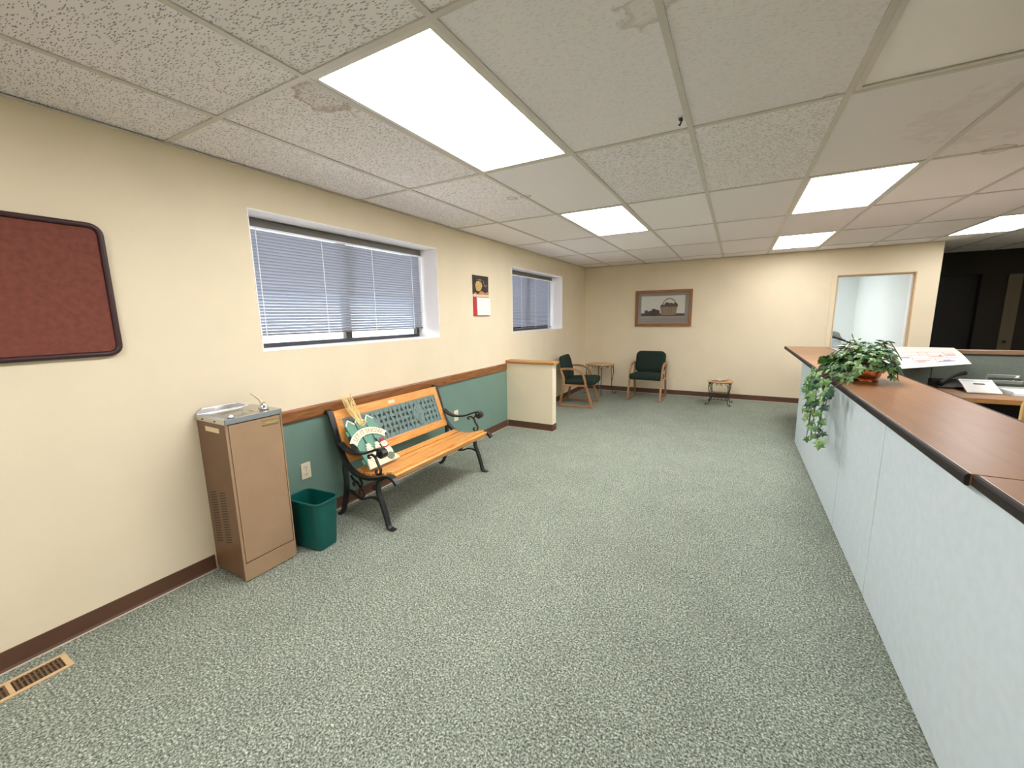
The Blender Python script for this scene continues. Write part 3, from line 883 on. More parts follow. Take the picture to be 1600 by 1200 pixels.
for k in range(16):
    a = 2*PI*k/16+rnd.uniform(-0.2, 0.2)
    r = rnd.uniform(0.13, 0.20)
    if math.cos(a-math.radians(255)) > 0.86: r *= 0.45
    strands.append(smooth2([(px+0.02*math.cos(a), py+0.02*math.sin(a), CT+0.11), (px+0.5*r*math.cos(a), py+0.03+0.55*r*math.sin(a), CT+rnd.uniform(0.20, 0.27)), (px+r*math.cos(a), py+0.04+1.1*r*math.sin(a), CT+rnd.uniform(0.08, 0.17))], 6))
strands.append(smooth2([(px-0.02, py+0.05, CT+0.18), (px-0.06, py+0.1, CT+0.26), (px-0.075, py+0.12, CT+0.31)], 4))
strands.append(smooth2([(px+0.08, py, CT+0.14), (px+0.14, py-0.03, CT+0.09), (px+0.145, py-0.07, CT+0.035)], 5))
strands.append(smooth2([(px+0.08, py, CT+0.14), (px+0.10, py-0.06, CT+0.09), (px+0.11, py-0.10, CT+0.04)], 5))
sm = MB()
for s in strands:
    sm.tube(s, 0.0028, 5)
sm.build('vines', 'vine', ivy)
outline = [(0, 0), (0.22, -0.16), (0.50, -0.10), (0.34, 0.16), (0.56, 0.42), (0.24, 0.50), (0, 1.0), (-0.24, 0.50), (-0.56, 0.42), (-0.34, 0.16), (-0.50, -0.10), (-0.22, -0.16)]
leafs = []
for mn in ('leaf_a', 'leaf_b', 'leaf_c', 'leaf_d', 'leaf_a'):
    mb = MB()
    vs = [(0, 0.28, 0.10)]+[(x, y, -0.25*abs(x)-0.12*max(0, y-0.4)) for x, y in outline]
    mb.add(vs, [(0, 1+i, 1+(i+1) % 12) for i in range(12)])
    leafs.append(mb.mesh('leaf', mn))
nleaf = 0
def leaf(p, up, size):
    global nleaf
    if nleaf >= 298: return
    # keep the face of the pot open to the room
    if abs(p.x-px+0.02) < 0.055 and p.y < py-0.02 and p.z < CT+0.105: return
    o = bpy.data.objects.new('leaf', leafs[rnd.choice((0, 0, 1, 1, 2, 2, 3))])
    COL.objects.link(o); o.parent = ivy
    o.location = p-ORG[ivy.name]
    z = up.normalized()
    y = Vector((rnd.uniform(-1, 1), rnd.uniform(-1, 1), rnd.uniform(-1.3, 0.3)))
    y = (y-z*y.dot(z)).normalized(); x = y.cross(z)
    o.rotation_euler = Matrix((x, y, z)).transposed().to_euler()
    o.scale = (size, size, size); nleaf += 1
cen = Vector((px, py+0.03, CT+0.05))
cand = []
for si, s in enumerate(strands):
    hang = si < 11
    for k in range(2, len(s), 2 if hang else 1):
        nrep = 2 if hang else 1
        for r_ in range(nrep):
            if hang: up = Vector((-1.0, -0.5+rnd.uniform(-0.6, 0.6), rnd.uniform(0.0, 0.9)))
            else:
                d = s[k]-cen; up = Vector((d.x, d.y, abs(d.z)+0.08))+Vector((rnd.uniform(-.08, .08), rnd.uniform(-.08, .08), rnd.uniform(-.05, .1)))
            j = Vector((rnd.uniform(-0.02, 0.01), rnd.uniform(-0.035, 0.035), rnd.uniform(-0.02, 0.02))) if hang else Vector((rnd.uniform(-.02, .02), rnd.uniform(-.02, .02), rnd.uniform(-.01, .02)))
            p = s[k]+j
            if p.z < CT+0.045 and p.x > 3.18: p.z = CT+0.045
            if p.z < CT+0.045 and 3.14 < p.x <= 3.18: p.x = 3.14
            cand.append((p, up, rnd.uniform(0.042, 0.066)))
rnd.shuffle(cand)
for c_ in cand[:298]: leaf(*c_)
# the small inner leaves of the dome, too many and too dense to tell apart
fill = MB(); fm = ['leaf_a', 'leaf_b', 'leaf_c', 'leaf_d']
for k in range(330):
    a = rnd.uniform(0, 2*PI); h = rnd.uniform(0.0, 1.0); rr_ = math.sqrt(rnd.uniform(0.25, 1.0))
    p = Vector((px-0.005+0.175*rr_*math.cos(a)*math.sqrt(1-0.55*h*h), py+0.04+0.23*rr_*math.sin(a)*math.sqrt(1-0.55*h*h), CT+0.09+0.185*h*math.sqrt(1-0.6*rr_*rr_)))
    if k > 225:
        p = Vector((rnd.uniform(3.20, 3.34), rnd.uniform(2.33, 2.95), CT+rnd.uniform(0.02, 0.12)))
    if abs(p.x-px+0.02) < 0.055 and p.y < py-0.02 and p.z < CT+0.11: continue
    z = Vector((p.x-px, p.y-py-0.03, abs(p.z-CT)+0.02)) + Vector((rnd.uniform(-.1, .1), rnd.uniform(-.1, .1), rnd.uniform(0, .12)))
    z.normalize(); y = Vector((rnd.uniform(-1, 1), rnd.uniform(-1, 1), rnd.uniform(-1.2, 0.2))); y = (y-z*y.dot(z)).normalized(); x = y.cross(z)
    sz = rnd.uniform(0.036, 0.058)
    vs = [(0, 0.28, 0.10)]+[(u, v, -0.25*abs(u)-0.12*max(0, v-0.4)) for u, v in outline]
    pv = [p+(x*q_[0]+y*q_[1]+z*q_[2])*sz for q_ in vs]
    for q_ in pv: q_.z = max(q_.z, CT+0.004)
    fill.add(pv, [(0, 1+i, 1+(i+1) % 12) for i in range(12)], rnd.choice((0, 0, 1, 1, 2, 3)))
fill.build('inner_foliage', fm, ivy, kind='stuff')

# ================================================================== WATER COOLER
cx0, cx1, cy0, cy1, cz = 0.010, 0.306, -0.045, 0.254, 0.905
t = thing('water_cooler', (0.158, 0.105, 0), 'brown floor standing drinking water cooler with stainless steel basin top', 'water cooler')
b = MB().box((cx0, cy0, 0.012), (cx1-0.006, cy1, cz)).build('cabinet', 'cooler_brown_shaded', t, bevel=0.004)
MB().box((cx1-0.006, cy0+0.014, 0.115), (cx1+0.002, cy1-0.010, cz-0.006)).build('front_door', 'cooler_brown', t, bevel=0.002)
MB().box((cx1-0.006, cy0+0.004, 0.005), (cx1, cy1-0.004, 0.108)).build('kick_plate', 'cooler_brown', t, bevel=0.002)
MB().box((cx1-0.006, cy0, 0.012), (cx1+0.001, cy0+0.011, cz)).build('edge_strip', 'cooler_brown', t)
MB().box((cx1-0.006, cy1-0.007, 0.012), (cx1+0.001, cy1, cz)).build('edge_strip', 'cooler_brown', t)
lv = MB().prism([(-0.030, -0.003), (0.030, -0.003), (0.030, 0.003), (-0.030, 0.003)], lambda a, b, d: (a, d, b+a*0.25), -0.001, 0.0008).mesh('louvre', 'slot_dark')
for c in range(2):
    for k in range(20):
        inst(lv, 'louvre', t, (cx0+0.075+0.095*c, cy0, 0.20+0.0155*k+0.012*c))
# steel top with recessed oval basin and splash back
top = MB()
zt = cz+0.028
outer = rrect(cx0-0.004, cx1+0.006, cy0-0.006, cy1+0.005, 0.008, 3)
n = len(outer)
inner = []
for (a, b_) in outer:
    dx, dy = a-0.150, b_-0.088
    an = math.atan2(dy/0.105, dx/0.088)
    inner.append((0.150+0.088*math.cos(an), 0.088+0.105*math.sin(an)))
def ring(poly, z): return [(a, b_, z) for a, b_ in poly]
mid = [(0.150+(a-0.150)*0.72, 0.088+(b_-0.088)*0.72) for a, b_ in inner]
small = [(0.150+(a-0.150)*0.2, 0.088+(b_-0.088)*0.2) for a, b_ in inner]
vs = ring(outer, cz+0.001)+ring(outer, zt)+ring(inner, zt-0.003)+ring(mid, zt-0.030)+ring(small, zt-0.036)
fs = [(r*n+i, r*n+(i+1) % n, (r+1)*n+(i+1) % n, (r+1)*n+i) for r in range(4) for i in range(n)]
fs.append(tuple(4*n+i for i in range(n)))
top.add(vs, fs)
tp = top.build('basin_top', 'steel', t, auto=50)
MB().prism([(cy0-0.002, zt-0.002), (cy1-0.02, zt-0.002), (cy1-0.05, zt+0.012), (cy1-0.075, zt+0.030), (cy0+0.03, zt+0.030), (cy0+0.008, zt+0.016)], lambda a, b, d: (cx0+d, a, b), -0.002, 0.014).build('splash_back', 'steel', tp, bevel=0.003)
MB().lathe([(0.012, 0), (0.012, 0.004), (0.005, 0.006), (0.001, 0.006)], (0.15, 0.088, zt-0.036), 12).build('drain', 'chrome', tp)
sp = MB().lathe([(0.026, 0), (0.025, 0.012), (0.016, 0.030), (0.010, 0.040), (0.001, 0.042)], (0.222, 0.205, zt), 14).build('bubbler', 'chrome', t, smooth=True)
MB().tube(smooth2([(0.222, 0.20, zt+0.03), (0.215, 0.195, zt+0.055), (0.21, 0.17, zt+0.085), (0.205, 0.155, zt+0.098)], 4), [0.010]*4+[0.008]*4+[0.006]*5, 8).build('mouth_guard', 'ivory', sp, smooth=True)
MB().lathe([(0.018, 0), (0.018, 0.006), (0.012, 0.016), (0.006, 0.020), (0.001, 0.020)], (0.272, 0.002, zt), 12).build('push_button', 'chrome', t, smooth=True)
for xx in (0.09, 0.22):
    MB().tube([(xx, cy0-0.009, cz+0.012), (xx, cy0-0.005, cz+0.012)], 0.004, 8).build('screw', 'slot_dark', tp)
pl_ = MB().box((cx1+0.002, cy1-0.115, cz-0.052), (cx1+0.0045, cy1-0.022, cz-0.018)).build('name_plate', 'brass_plate', t, bevel=0.001)
tv, tf = text_verts('CORDLEY', 0.021)
MB().add([(cx1+0.005, cy1-0.0685+v.x, cz-0.042+v.y) for v in tv], tf).build('lettering', 'ivory', pl_)
MB().box((0.10, cy0-0.0015, cz-0.052), (0.24, cy0-0.0002, cz-0.026)).build('sticker', 'ivory', t)

# ================================================================== WASTE BIN
t = thing('waste_bin', (0.28, 0.40, 0), 'empty dark green plastic waste bin between the water cooler and the bench', 'bin')
ang = 0.10
def binp(a, b_, z):
    ca, sa = math.cos(ang), math.sin(ang)
    return (0.285+a*ca-b_*sa, 0.405+a*sa+b_*ca, z)
rings = [(0.112, 0.068, 0.030, 0.0), (0.118, 0.073, 0.032, 0.004), (0.138, 0.086, 0.036, 0.305), (0.145, 0.092, 0.038, 0.308), (0.145, 0.092, 0.038, 0.320), (0.136, 0.083, 0.036, 0.320), (0.135, 0.082, 0.036, 0.30), (0.114, 0.069, 0.030, 0.010)]
polys = [[binp(a, b_, z) for a, b_ in rrect(-w, w, -d, d, r, 4)] for (w, d, r, z) in rings]
n = len(polys[0]); mb = MB()
mb.add([p for ply in polys for p in ply], [(r*n+i, r*n+(i+1) % n, (r+1)*n+(i+1) % n, (r+1)*n+i) for r in range(len(polys)-1) for i in range(n)]+[tuple(range(n)), tuple((len(polys)-1)*n+i for i in range(n))])
mb.build('body', 'bin_green', t, auto=35)
polys = [[binp(a, b_, z) for a, b_ in rrect(-w, w, -d, d, r, 4)] for (w, d, r, z) in [(0.146, 0.093, 0.038, 0.312), (0.148, 0.095, 0.039, 0.316), (0.146, 0.093, 0.038, 0.322), (0.137, 0.084, 0.036, 0.322)]]
mb = MB().add([p for ply in polys for p in ply], [(r*n+i, r*n+(i+1) % n, (r+1)*n+(i+1) % n, (r+1)*n+i) for r in range(len(polys)-1) for i in range(n)])
mb.build('rim', 'bin_green', t, auto=35)

# ================================================================== BENCH
bench = thing('park_bench', (0.36, 1.345, 0), 'slatted oak park bench with black cast iron ends and woven lattice back', 'bench')
BY0, BY1 = 0.750, 1.940
for yc in (BY0, BY1):
    w0, w1 = yc-0.019, yc+0.019
    P = lambda a, b, d: (a, d, b)
    main = smooth2([(0.028, 0.765), (0.046, 0.787), (0.066, 0.762), (0.100, 0.660), (0.143, 0.520), (0.200, 0.415), (0.290, 0.353), (0.400, 0.340), (0.520, 0.362), (0.600, 0.388), (0.655, 0.380), (0.690, 0.345)], 5)
    ef = MB().ribbon(main, 0.020, w0, w1, P).build('end_frame', 'iron_black', bench, bevel=0.003)
    arm = smooth2([(0.155, 0.560), (0.210, 0.523), (0.285, 0.508), (0.400, 0.522), (0.500, 0.560), (0.560, 0.575), (0.590, 0.552), (0.575, 0.524), (0.548, 0.532), (0.552, 0.550)], 5)
    MB().ribbon(arm, [0.014]*(len(arm)-18)+[0.018]*18, w0-0.004, w1+0.004, P).build('armrest', 'iron_black', ef, bevel=0.003)
    sup = smooth2([(0.440, 0.512), (0.468, 0.520), (0.500, 0.505), (0.520, 0.465), (0.542, 0.430), (0.535, 0.395), (0.505, 0.388), (0.497, 0.410), (0.512, 0.418)], 5)
    MB().ribbon(sup, 0.011, yc-0.008, yc+0.008, P).ribbon(smooth2([(0.500, 0.505), (0.520, 0.530), (0.528, 0.560)], 4), 0.010, yc-0.008, yc+0.008, P).ribbon(spiral((0.445, 0.500), 0.016, 0.005, 1.4, 6.5), 0.008, yc-0.008, yc+0.008, P).build('arm_scroll', 'iron_black', ef)
    fl = smooth2([(0.560, 0.365), (0.515, 0.330), (0.506, 0.260), (0.535, 0.180), (0.566, 0.085), (0.588, 0.014), (0.640, 0.006)], 5)
    MB().ribbon(fl, [0.020]*(len(fl)-4)+[0.016, 0.013, 0.011, 0.010], w0, w1, P).build('leg', 'iron_black', ef, bevel=0.003)
    rl = smooth2([(0.190, 0.425), (0.178, 0.380), (0.184, 0.280), (0.166, 0.165), (0.128, 0.050), (0.100, 0.010), (0.075, 0.006)], 5)
    MB().ribbon(rl, 0.020, w0, w1, P).build('leg', 'iron_black', ef, bevel=0.003)
    br = smooth2([(0.182, 0.210), (0.230, 0.205), (0.285, 0.180), (0.345, 0.172), (0.420, 0.200), (0.470, 0.205), (0.525, 0.190)], 5)
    MB().ribbon(br, 0.012, yc-0.010, yc+0.010, P).build('brace', 'iron_black', ef)
    MB().ribbon(spiral((0.330, 0.215), 0.036, 0.008, -1.6, 5.0), 0.009, yc-0.007, yc+0.007, P).ribbon(smooth2([(0.330, 0.250), (0.300, 0.285), (0.260, 0.300), (0.235, 0.330)], 4), 0.009, yc-0.007, yc+0.007, P).ribbon(smooth2([(0.335, 0.250), (0.345, 0.290), (0.320, 0.330)], 4), 0.009, yc-0.007, yc+0.007, P).ribbon(spiral((0.268, 0.268), 0.022, 0.006, 0.5, 6.0), 0.008, yc-0.007, yc+0.007, P).build('under_scroll', 'iron_black', ef)
    MB().ribbon(spiral((0.476, 0.280), 0.026, 0.006, 0.2, 6.4), 0.008, yc-0.007, yc+0.007, P).build('under_scroll', 'iron_black', ef)
# seat slats follow the iron curve
SY0, SY1 = BY0+0.021, BY1-0.021
for (x, z, tl, w) in ((0.310, 0.366, -0.22, 0.057), (0.382, 0.357, -0.03, 0.057), (0.454, 0.362, 0.14, 0.057), (0.525, 0.379, 0.27, 0.057), (0.596, 0.399, 0.22, 0.057)):
    mt = Matrix.Translation((x, 0, z)) @ Matrix.Rotation(-tl, 4, 'Y')
    MB().box((-w/2, SY0, -0.011), (w/2, SY1, 0.011), mtx=mt).build('seat_slat', 'bench_oak', bench, bevel=0.004)
MB().box((-0.012, SY0, -0.03), (0.012, SY1, 0.011), mtx=Matrix.Translation((0.645, 0, 0.390)) @ Matrix.Rotation(0.35, 4, 'Y')).build('seat_slat', 'bench_oak', bench, bevel=0.004)
# back: (y, s) plane leaning against the iron curve; s runs up along it
bx, bz = 0.196, 0.400
bdir = Vector((0.062-0.196, 0, 0.782-0.400)).normalized()
bnor = Vector((bdir.z, 0, -bdir.x))
def bk(a, b_, d):
    p = Vector((bx, a, bz))+bdir*b_+bnor*d
    return (p.x, p.y, p.z)
def bkbox(mb, y0, y1, s0, s1, d0, d1, mi=0):
    return mb.prism([(y0, s0), (y1, s0), (y1, s1), (y0, s1)], bk, d0, d1, mi)
bkbox(MB(), SY0, SY1, 0.330, 0.402, -0.010, 0.012).build('back_rail', 'bench_oak', bench, bevel=0.004)
bkbox(MB(), SY0, SY1, 0.010, 0.078, -0.010, 0.012).build('back_rail', 'bench_oak', bench, bevel=0.004)
bkbox(MB(), SY0, SY0+0.052, 0.078, 0.330, -0.010, 0.012).build('back_stile', 'bench_oak_v', bench, bevel=0.003)
bkbox(MB(), SY1-0.052, SY1, 0.078, 0.330, -0.010, 0.012).build('back_stile', 'bench_oak_v', bench, bevel=0.003)
ly0, ly1, ls0, ls1 = SY0+0.052, SY1-0.052, 0.078, 0.330
lat = MB()
for (a0, a1, b0, b1) in ((ly0, ly1, ls0, ls0+0.012), (ly0, ly1, ls1-0.012, ls1), (ly0, ly0+0.012, ls0, ls1), (ly1-0.012, ly1, ls0, ls1)):
    bkbox(lat, a0, a1, b0, b1, -0.006, 0.010)
nc, nr = 21, 5
pa, pb = (ly1-ly0)/nc, (ls1-ls0)/nr
for i in range(nc):
    for j in range(nr):
        a, b_ = ly0+pa*(i+0.5), ls0+pb*(j+0.5)
        over = (i+j) % 2
        bkbox(lat, a-pa*0.24, a+pa*0.24, b_-pb/2, b_+pb/2, -0.012, 0.006 if over else 0.002)
        bkbox(lat, a-pa/2, a+pa/2, b_-pb*0.25, b_+pb*0.25, -0.012, 0.002 if over else 0.006)
lt_ = lat.build('lattice_panel', 'lattice_green', bench)
for yc in (1.60, 1.09):
    scn = 0.5*(ls0+ls1)
    em = MB().prism([(yc, scn+0.112), (yc+0.078, scn), (yc, scn-0.112), (yc-0.078, scn)], bk, 0.004, 0.0115)
    em.prism([(yc, scn+0.090), (yc+0.060, scn), (yc, scn-0.090), (yc-0.060, scn)], bk, 0.0115, 0.013)
    e1 = em.build('diamond', 'lattice_green', lt_, bevel=0.002)
    ros = MB()
    for k in range(5):
        an = k*2*PI/5+0.3
        c_ = (yc+0.020*math.cos(an), scn+0.026+0.020*math.sin(an))
        ros.prism([(c_[0]+0.014*math.cos(q_*PI/4), c_[1]+0.014*math.sin(q_*PI/4)) for q_ in range(8)], bk, 0.012, 0.017)
    ros.ribbon([(yc, scn+0.01), (yc+0.006, scn-0.03), (yc, scn-0.075)], 0.006, 0.012, 0.016, bk)
    ros.prism([(yc, scn-0.03), (yc+0.03, scn-0.015), (yc+0.014, scn-0.04)], bk, 0.012, 0.016).prism([(yc, scn-0.045), (yc-0.03, scn-0.03), (yc-0.014, scn-0.055)], bk, 0.012, 0.016)
    ros.build('flower', 'lattice_green', lt_)
bkbox(MB(), 1.290, 1.364, 0.352, 0.380, 0.0122, 0.0138).build('plaque', 'ivory', bench)

# ================================================================== PICKET SIGN ON THE BENCH
sg = thing('picket_sign', (0.39, 0.90, 0.376), 'green picket fence snowman sign reading LET IT SNOW with raffia bow on the bench', 'sign')
s0 = Vector((0.395, 0.781, 0.385)); su_ = Vector((-0.02, 1, 0.0)).normalized()
sv_ = Vector((0.125-0.395, 0, 0.725-0.383)).normalized(); sn_ = su_.cross(sv_).normalized()
if sn_.x < 0: sn_ = -sn_
def sp_(a, b_, d):
    p = s0+su_*a+sv_*b_+sn_*d
    return (p.x, p.y, p.z)
for (a, hgt) in ((0.002, 0.405), (0.092, 0.415), (0.182, 0.410)):
    w = 0.078
    pk = MB().prism([(a, 0), (a+w, 0), (a+w, hgt-0.04), (a+w/2, hgt), (a, hgt-0.04)], sp_, 0, 0.012).build('picket', 'sign_green', sg, bevel=0.002)
    MB().ribbon([(a, hgt-0.046), (a+w/2, hgt-0.004), (a+w, hgt-0.046)], 0.012, 0.012, 0.0135, sp_).build('snow_tip', 'sign_cream', pk)
for s_ in (0.05, 0.285):
    MB().prism([(-0.014, s_), (0.285, s_), (0.285, s_+0.038), (-0.014, s_+0.038)], sp_, -0.012, 0).build('rail', 'sign_green', sg, bevel=0.002)
# curved banner with lettering
bc_, br_ = (0.131, 0.075), 0.205
def arc(r, a): return (bc_[0]+r*math.sin(a), bc_[1]+r*math.cos(a))
A = 0.86
outer_ = [arc(br_+0.028, -A+2*A*i/16) for i in range(17)]
inner_ = [arc(br_-0.028, A-2*A*i/16) for i in range(17)]
ban = MB().prism(outer_+[arc(br_, A-0.06)]+inner_+[arc(br_, -A+0.06)], sp_, 0.0145, 0.021).build('banner', 'sign_cream', sg)
tv, tf = text_verts('LET IT SNOW', 0.050)
MB().add([sp_(*arc(br_-0.017+v.y, v.x/br_*0.93), 0.0216) for v in tv], tf).build('lettering', 'sign_ink', ban)
# snowmen, snow drift, scarf and hat
def disc(cx_, cy_, r, k=14, sq=1.0): return [(cx_+r*math.cos(2*PI*i/k), cy_+sq*r*math.sin(2*PI*i/k)) for i in range(k)]
MB().prism([(-0.01, -0.004), (0.29, -0.004), (0.272, 0.035), (0.235, 0.05), (0.19, 0.075), (0.14, 0.07), (0.08, 0.085), (0.035, 0.10), (0.01, 0.06)], sp_, 0.0125, 0.022).build('snow_drift', 'sign_cream', sg, bevel=0.002)
for (a, sc_) in ((0.075, 1.0), (0.150, 0.95), (0.215, 1.05)):
    bd = MB().prism(disc(a, 0.075*sc_, 0.042*sc_), sp_, 0.0135, 0.026).prism(disc(a+0.004, 0.132*sc_, 0.029*sc_), sp_, 0.0135, 0.026).build('snowman', 'sign_cream', sg, bevel=0.003)
    MB().prism([(a-0.03, 0.152*sc_), (a+0.034, 0.156*sc_), (a+0.034, 0.160*sc_), (a+0.022, 0.162*sc_), (a+0.018, 0.182*sc_), (a-0.014, 0.180*sc_), (a-0.016, 0.158*sc_), (a-0.03, 0.157*sc_)], sp_, 0.027, 0.031).build('hat', 'sign_red' if a > 0.2 else 'sign_cream', bd)
    MB().ribbon([(a-0.028, 0.112*sc_), (a, 0.105*sc_), (a+0.030, 0.112*sc_)], 0.010, 0.026, 0.029, sp_).build('scarf', 'sign_red' if a > 0.2 else 'sign_ink', bd)
    for e_ in (-0.009, 0.012): MB().prism(disc(a+e_, 0.137*sc_, 0.003, 8), sp_, 0.026, 0.0275).build('eye', 'sign_dark', bd)
MB().ribbon([(0.175, 0.10), (0.178, 0.15), (0.170, 0.20)], 0.008, 0.023, 0.030, sp_).build('broom', 'sign_dark', sg)
MB().prism(disc(0.215, 0.035, 0.034, 12, 0.85), sp_, 0.026, 0.029).build('moss_patch', 'sign_moss', sg)
rf = MB(); rr = random.Random(3)
for k in range(46):
    a0 = 0.128+rr.uniform(-0.02, 0.03)
    e_ = (0.10+rr.uniform(-0.055, 0.05), 0.575+rr.uniform(-0.05, 0.03)) if k < 34 else (0.128+rr.uniform(-0.02, 0.05), 0.325+rr.uniform(-0.008, 0.03))
    m_ = ((a0+e_[0])/2+rr.uniform(-0.02, 0.02), (0.36+e_[1])/2)
    pts = smooth2([sp_(a0, 0.36+rr.uniform(-0.03, 0.03), 0.018), sp_(m_[0], m_[1], 0.026+rr.uniform(0, 0.015)), sp_(e_[0], e_[1], (0.055 if k < 34 else 0.018)+rr.uniform(0, 0.02))], 3)
    rf.tube(pts, 0.0016, 4)
rf.build('raffia_bow', 'raffia', sg)

# ================================================================== LEFT WALL THINGS
# tack board
t = thing('tack_board', (0.012, -0.95, 1.29), 'maroon fabric tack board with dark rounded frame on the left wall', 'tack board')
bp_ = rrect(-1.60, -0.302, 1.287, 1.885, 0.045, 6)
MB().prism(rrect(-1.59, -0.312, 1.297, 1.875, 0.04, 6), YZ(0.002), 0, 0.012).build('fabric', 'board_cloth', t)
fr = MB()
loop = [(0.014, a, b) for a, b in rrect(-1.59, -0.312, 1.297, 1.875, 0.04, 6)]
fr.tube(loop, 0.0125, 10, closed=True)
fr.build('frame', 'board_frame', t, smooth=True)

def outlet(name, o, u, n, label):
    """duplex outlet: o centre on the wall, u horizontal, n outwards"""
    o, u, n = Vector(o), Vector(u), Vector(n)
    fn = lambda a, b, d: tuple(o+u*a+Vector((0, 0, b))+n*d)
    t = thing('wall_outlet', o, label, 'outlet', 'duplex wall outlets')
    p = MB().prism(rrect(-0.036, 0.036, -0.058, 0.058, 0.006, 3), fn, 0.0, 0.005).build('plate', 'outlet_ivory', t, bevel=0.0015)
    for zz in (0.024, -0.024):
        r = MB().prism(rrect(-0.017, 0.017, zz-0.014, zz+0.014, 0.010, 4), fn, 0.005, 0.0072).build('receptacle', 'outlet_ivory', t)
        MB().prism([(-0.008, zz-0.002), (-0.006, zz-0.002), (-0.006, zz+0.008), (-0.008, zz+0.008)], fn, 0.0072, 0.0076).prism([(0.006, zz-0.002), (0.008, zz-0.002), (0.008, zz+0.008), (0.006, zz+0.008)], fn, 0.0072, 0.0076).prism([(-0.003, zz-0.010), (0.003, zz-0.010), (0.003, zz-0.005), (-0.003, zz-0.005)], fn, 0.0072, 0.0076).build('slots', 'slot_dark', r)
    MB().prism([(0.003*math.cos(k*PI/4), 0.003*math.sin(k*PI/4)) for k in range(8)], fn, 0.005, 0.0065).build('screw', 'slot_dark', t)
outlet('a', (0.004, 0.563, 0.392), (0, 1, 0), (1, 0, 0), 'ivory wall outlet above the green bin, left of the bench')
outlet('b', (0.004, 2.325, 0.395), (0, 1, 0), (1, 0, 0), 'ivory wall outlet behind the right arm of the bench')
outlet('c', (1.752, YF, 0.378), (1, 0, 0), (0, -1, 0), 'ivory wall outlet on the far wall beside the chair facing the room')

# wall calendar
cl = thing('wall_calendar', (0.004, 2.885, 1.45), 'wall calendar with dark photo above and white pad with red side strip', 'calendar')
MB().prism([(2.722, 1.697), (3.045, 1.697), (3.050, 1.905), (2.722, 1.905)], YZ(0), 0.002, 0.006).build('photo_sheet', 'photo_dark', cl)
ph = MB()
def blob(pts, mi): ph.prism(pts, YZ(0), 0.0061, 0.0066, mi)
blob([(2.77, 1.80), (2.80, 1.84), (2.85, 1.845), (2.90, 1.83), (2.915, 1.79), (2.89, 1.75), (2.85, 1.73), (2.79, 1.74)], 0)
blob([(2.83, 1.705), (2.88, 1.735), (2.93, 1.73), (2.97, 1.715), (3.0, 1.70), (2.9, 1.699)], 1)
blob([(2.98, 1.715), (3.03, 1.73), (3.035, 1.702), (3.0, 1.70)], 1)
blob([(2.80, 1.86), (2.88, 1.87), (2.91, 1.85), (2.86, 1.849)], 2)
blob([(2.93, 1.85), (2.945, 1.86), (2.97, 1.80), (3.02, 1.815), (3.0, 1.78), (2.96, 1.79)], 2)
blob([(2.74, 1.70), (2.77, 1.72), (2.80, 1.70)], 0)
ph.build('photo_print', ['photo_gold', 'photo_orange', 'photo_grey'], cl)
MB().prism([(2.728, 1.668), (3.045, 1.668), (3.045, 1.697), (2.728, 1.697)], YZ(0), 0.002, 0.006).build('header_strip', 'tan_strip', cl)
MB().prism([(2.728, 1.452), (3.05, 1.452), (3.05, 1.668), (2.728, 1.668)], YZ(0), 0.002, 0.012).build('backing', 'red_paper', cl)
pad = MB().prism([(2.785, 1.46), (3.062, 1.46), (3.05, 1.662), (2.775, 1.662)], YZ(0), 0.0125, 0.022).build('date_pad', 'white_paper', cl)
gl = MB()
for k in range(6): gl.prism([(2.80, 1.47+0.03*k), (3.04, 1.47+0.03*k), (3.04, 1.471+0.03*k), (2.80, 1.471+0.03*k)], YZ(0), 0.0221, 0.0223)
for k in range(8): gl.prism([(2.80+0.034*k, 1.47), (2.801+0.034*k, 1.47), (2.801+0.034*k, 1.62), (2.80+0.034*k, 1.62)], YZ(0), 0.0221, 0.0223)
gl.build('date_grid', 'pencil_line', pad)

# floor register
t = thing('floor_register', (0.15, -0.84, 0), 'tan metal floor heating register with slotted grille by the baseboard', 'register')
rx0, rx1, ry0, ry1 = 0.088, 0.213, -1.02, -0.695
f = MB().box((rx0, ry0, 0.0), (rx0+0.018, ry1, 0.006)).box((rx1-0.018, ry0, 0.0), (rx1, ry1, 0.006)).box((rx0+0.018, ry0, 0), (rx1-0.018, ry0+0.02, 0.006)).box((rx0+0.018, ry1-0.02, 0), (rx1-0.018, ry1, 0.006)).box((rx0+0.018, ry1-0.175, 0), (rx1-0.018, ry1-0.160, 0.006))
f.build('frame', 'register_tan', t, bevel=0.002)
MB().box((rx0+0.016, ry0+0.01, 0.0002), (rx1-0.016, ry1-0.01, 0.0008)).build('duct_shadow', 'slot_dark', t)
vane = MB().box((-0.045, -0.003, 0.0), (0.045, 0.003, 0.0045)).mesh('vane', 'register_brown')
k = ry1-0.030
while k > ry0+0.02:
    if not (ry1-0.178 < k < ry1-0.157): inst(vane, 'vane', t, ((rx0+rx1)/2, k, 0.0008))
    k -= 0.0135
MB().box((rx0+0.055, ry0+0.01, 0.0045), (rx0+0.060, ry1-0.02, 0.0055)).build('cross_bar', 'register_brown', t)

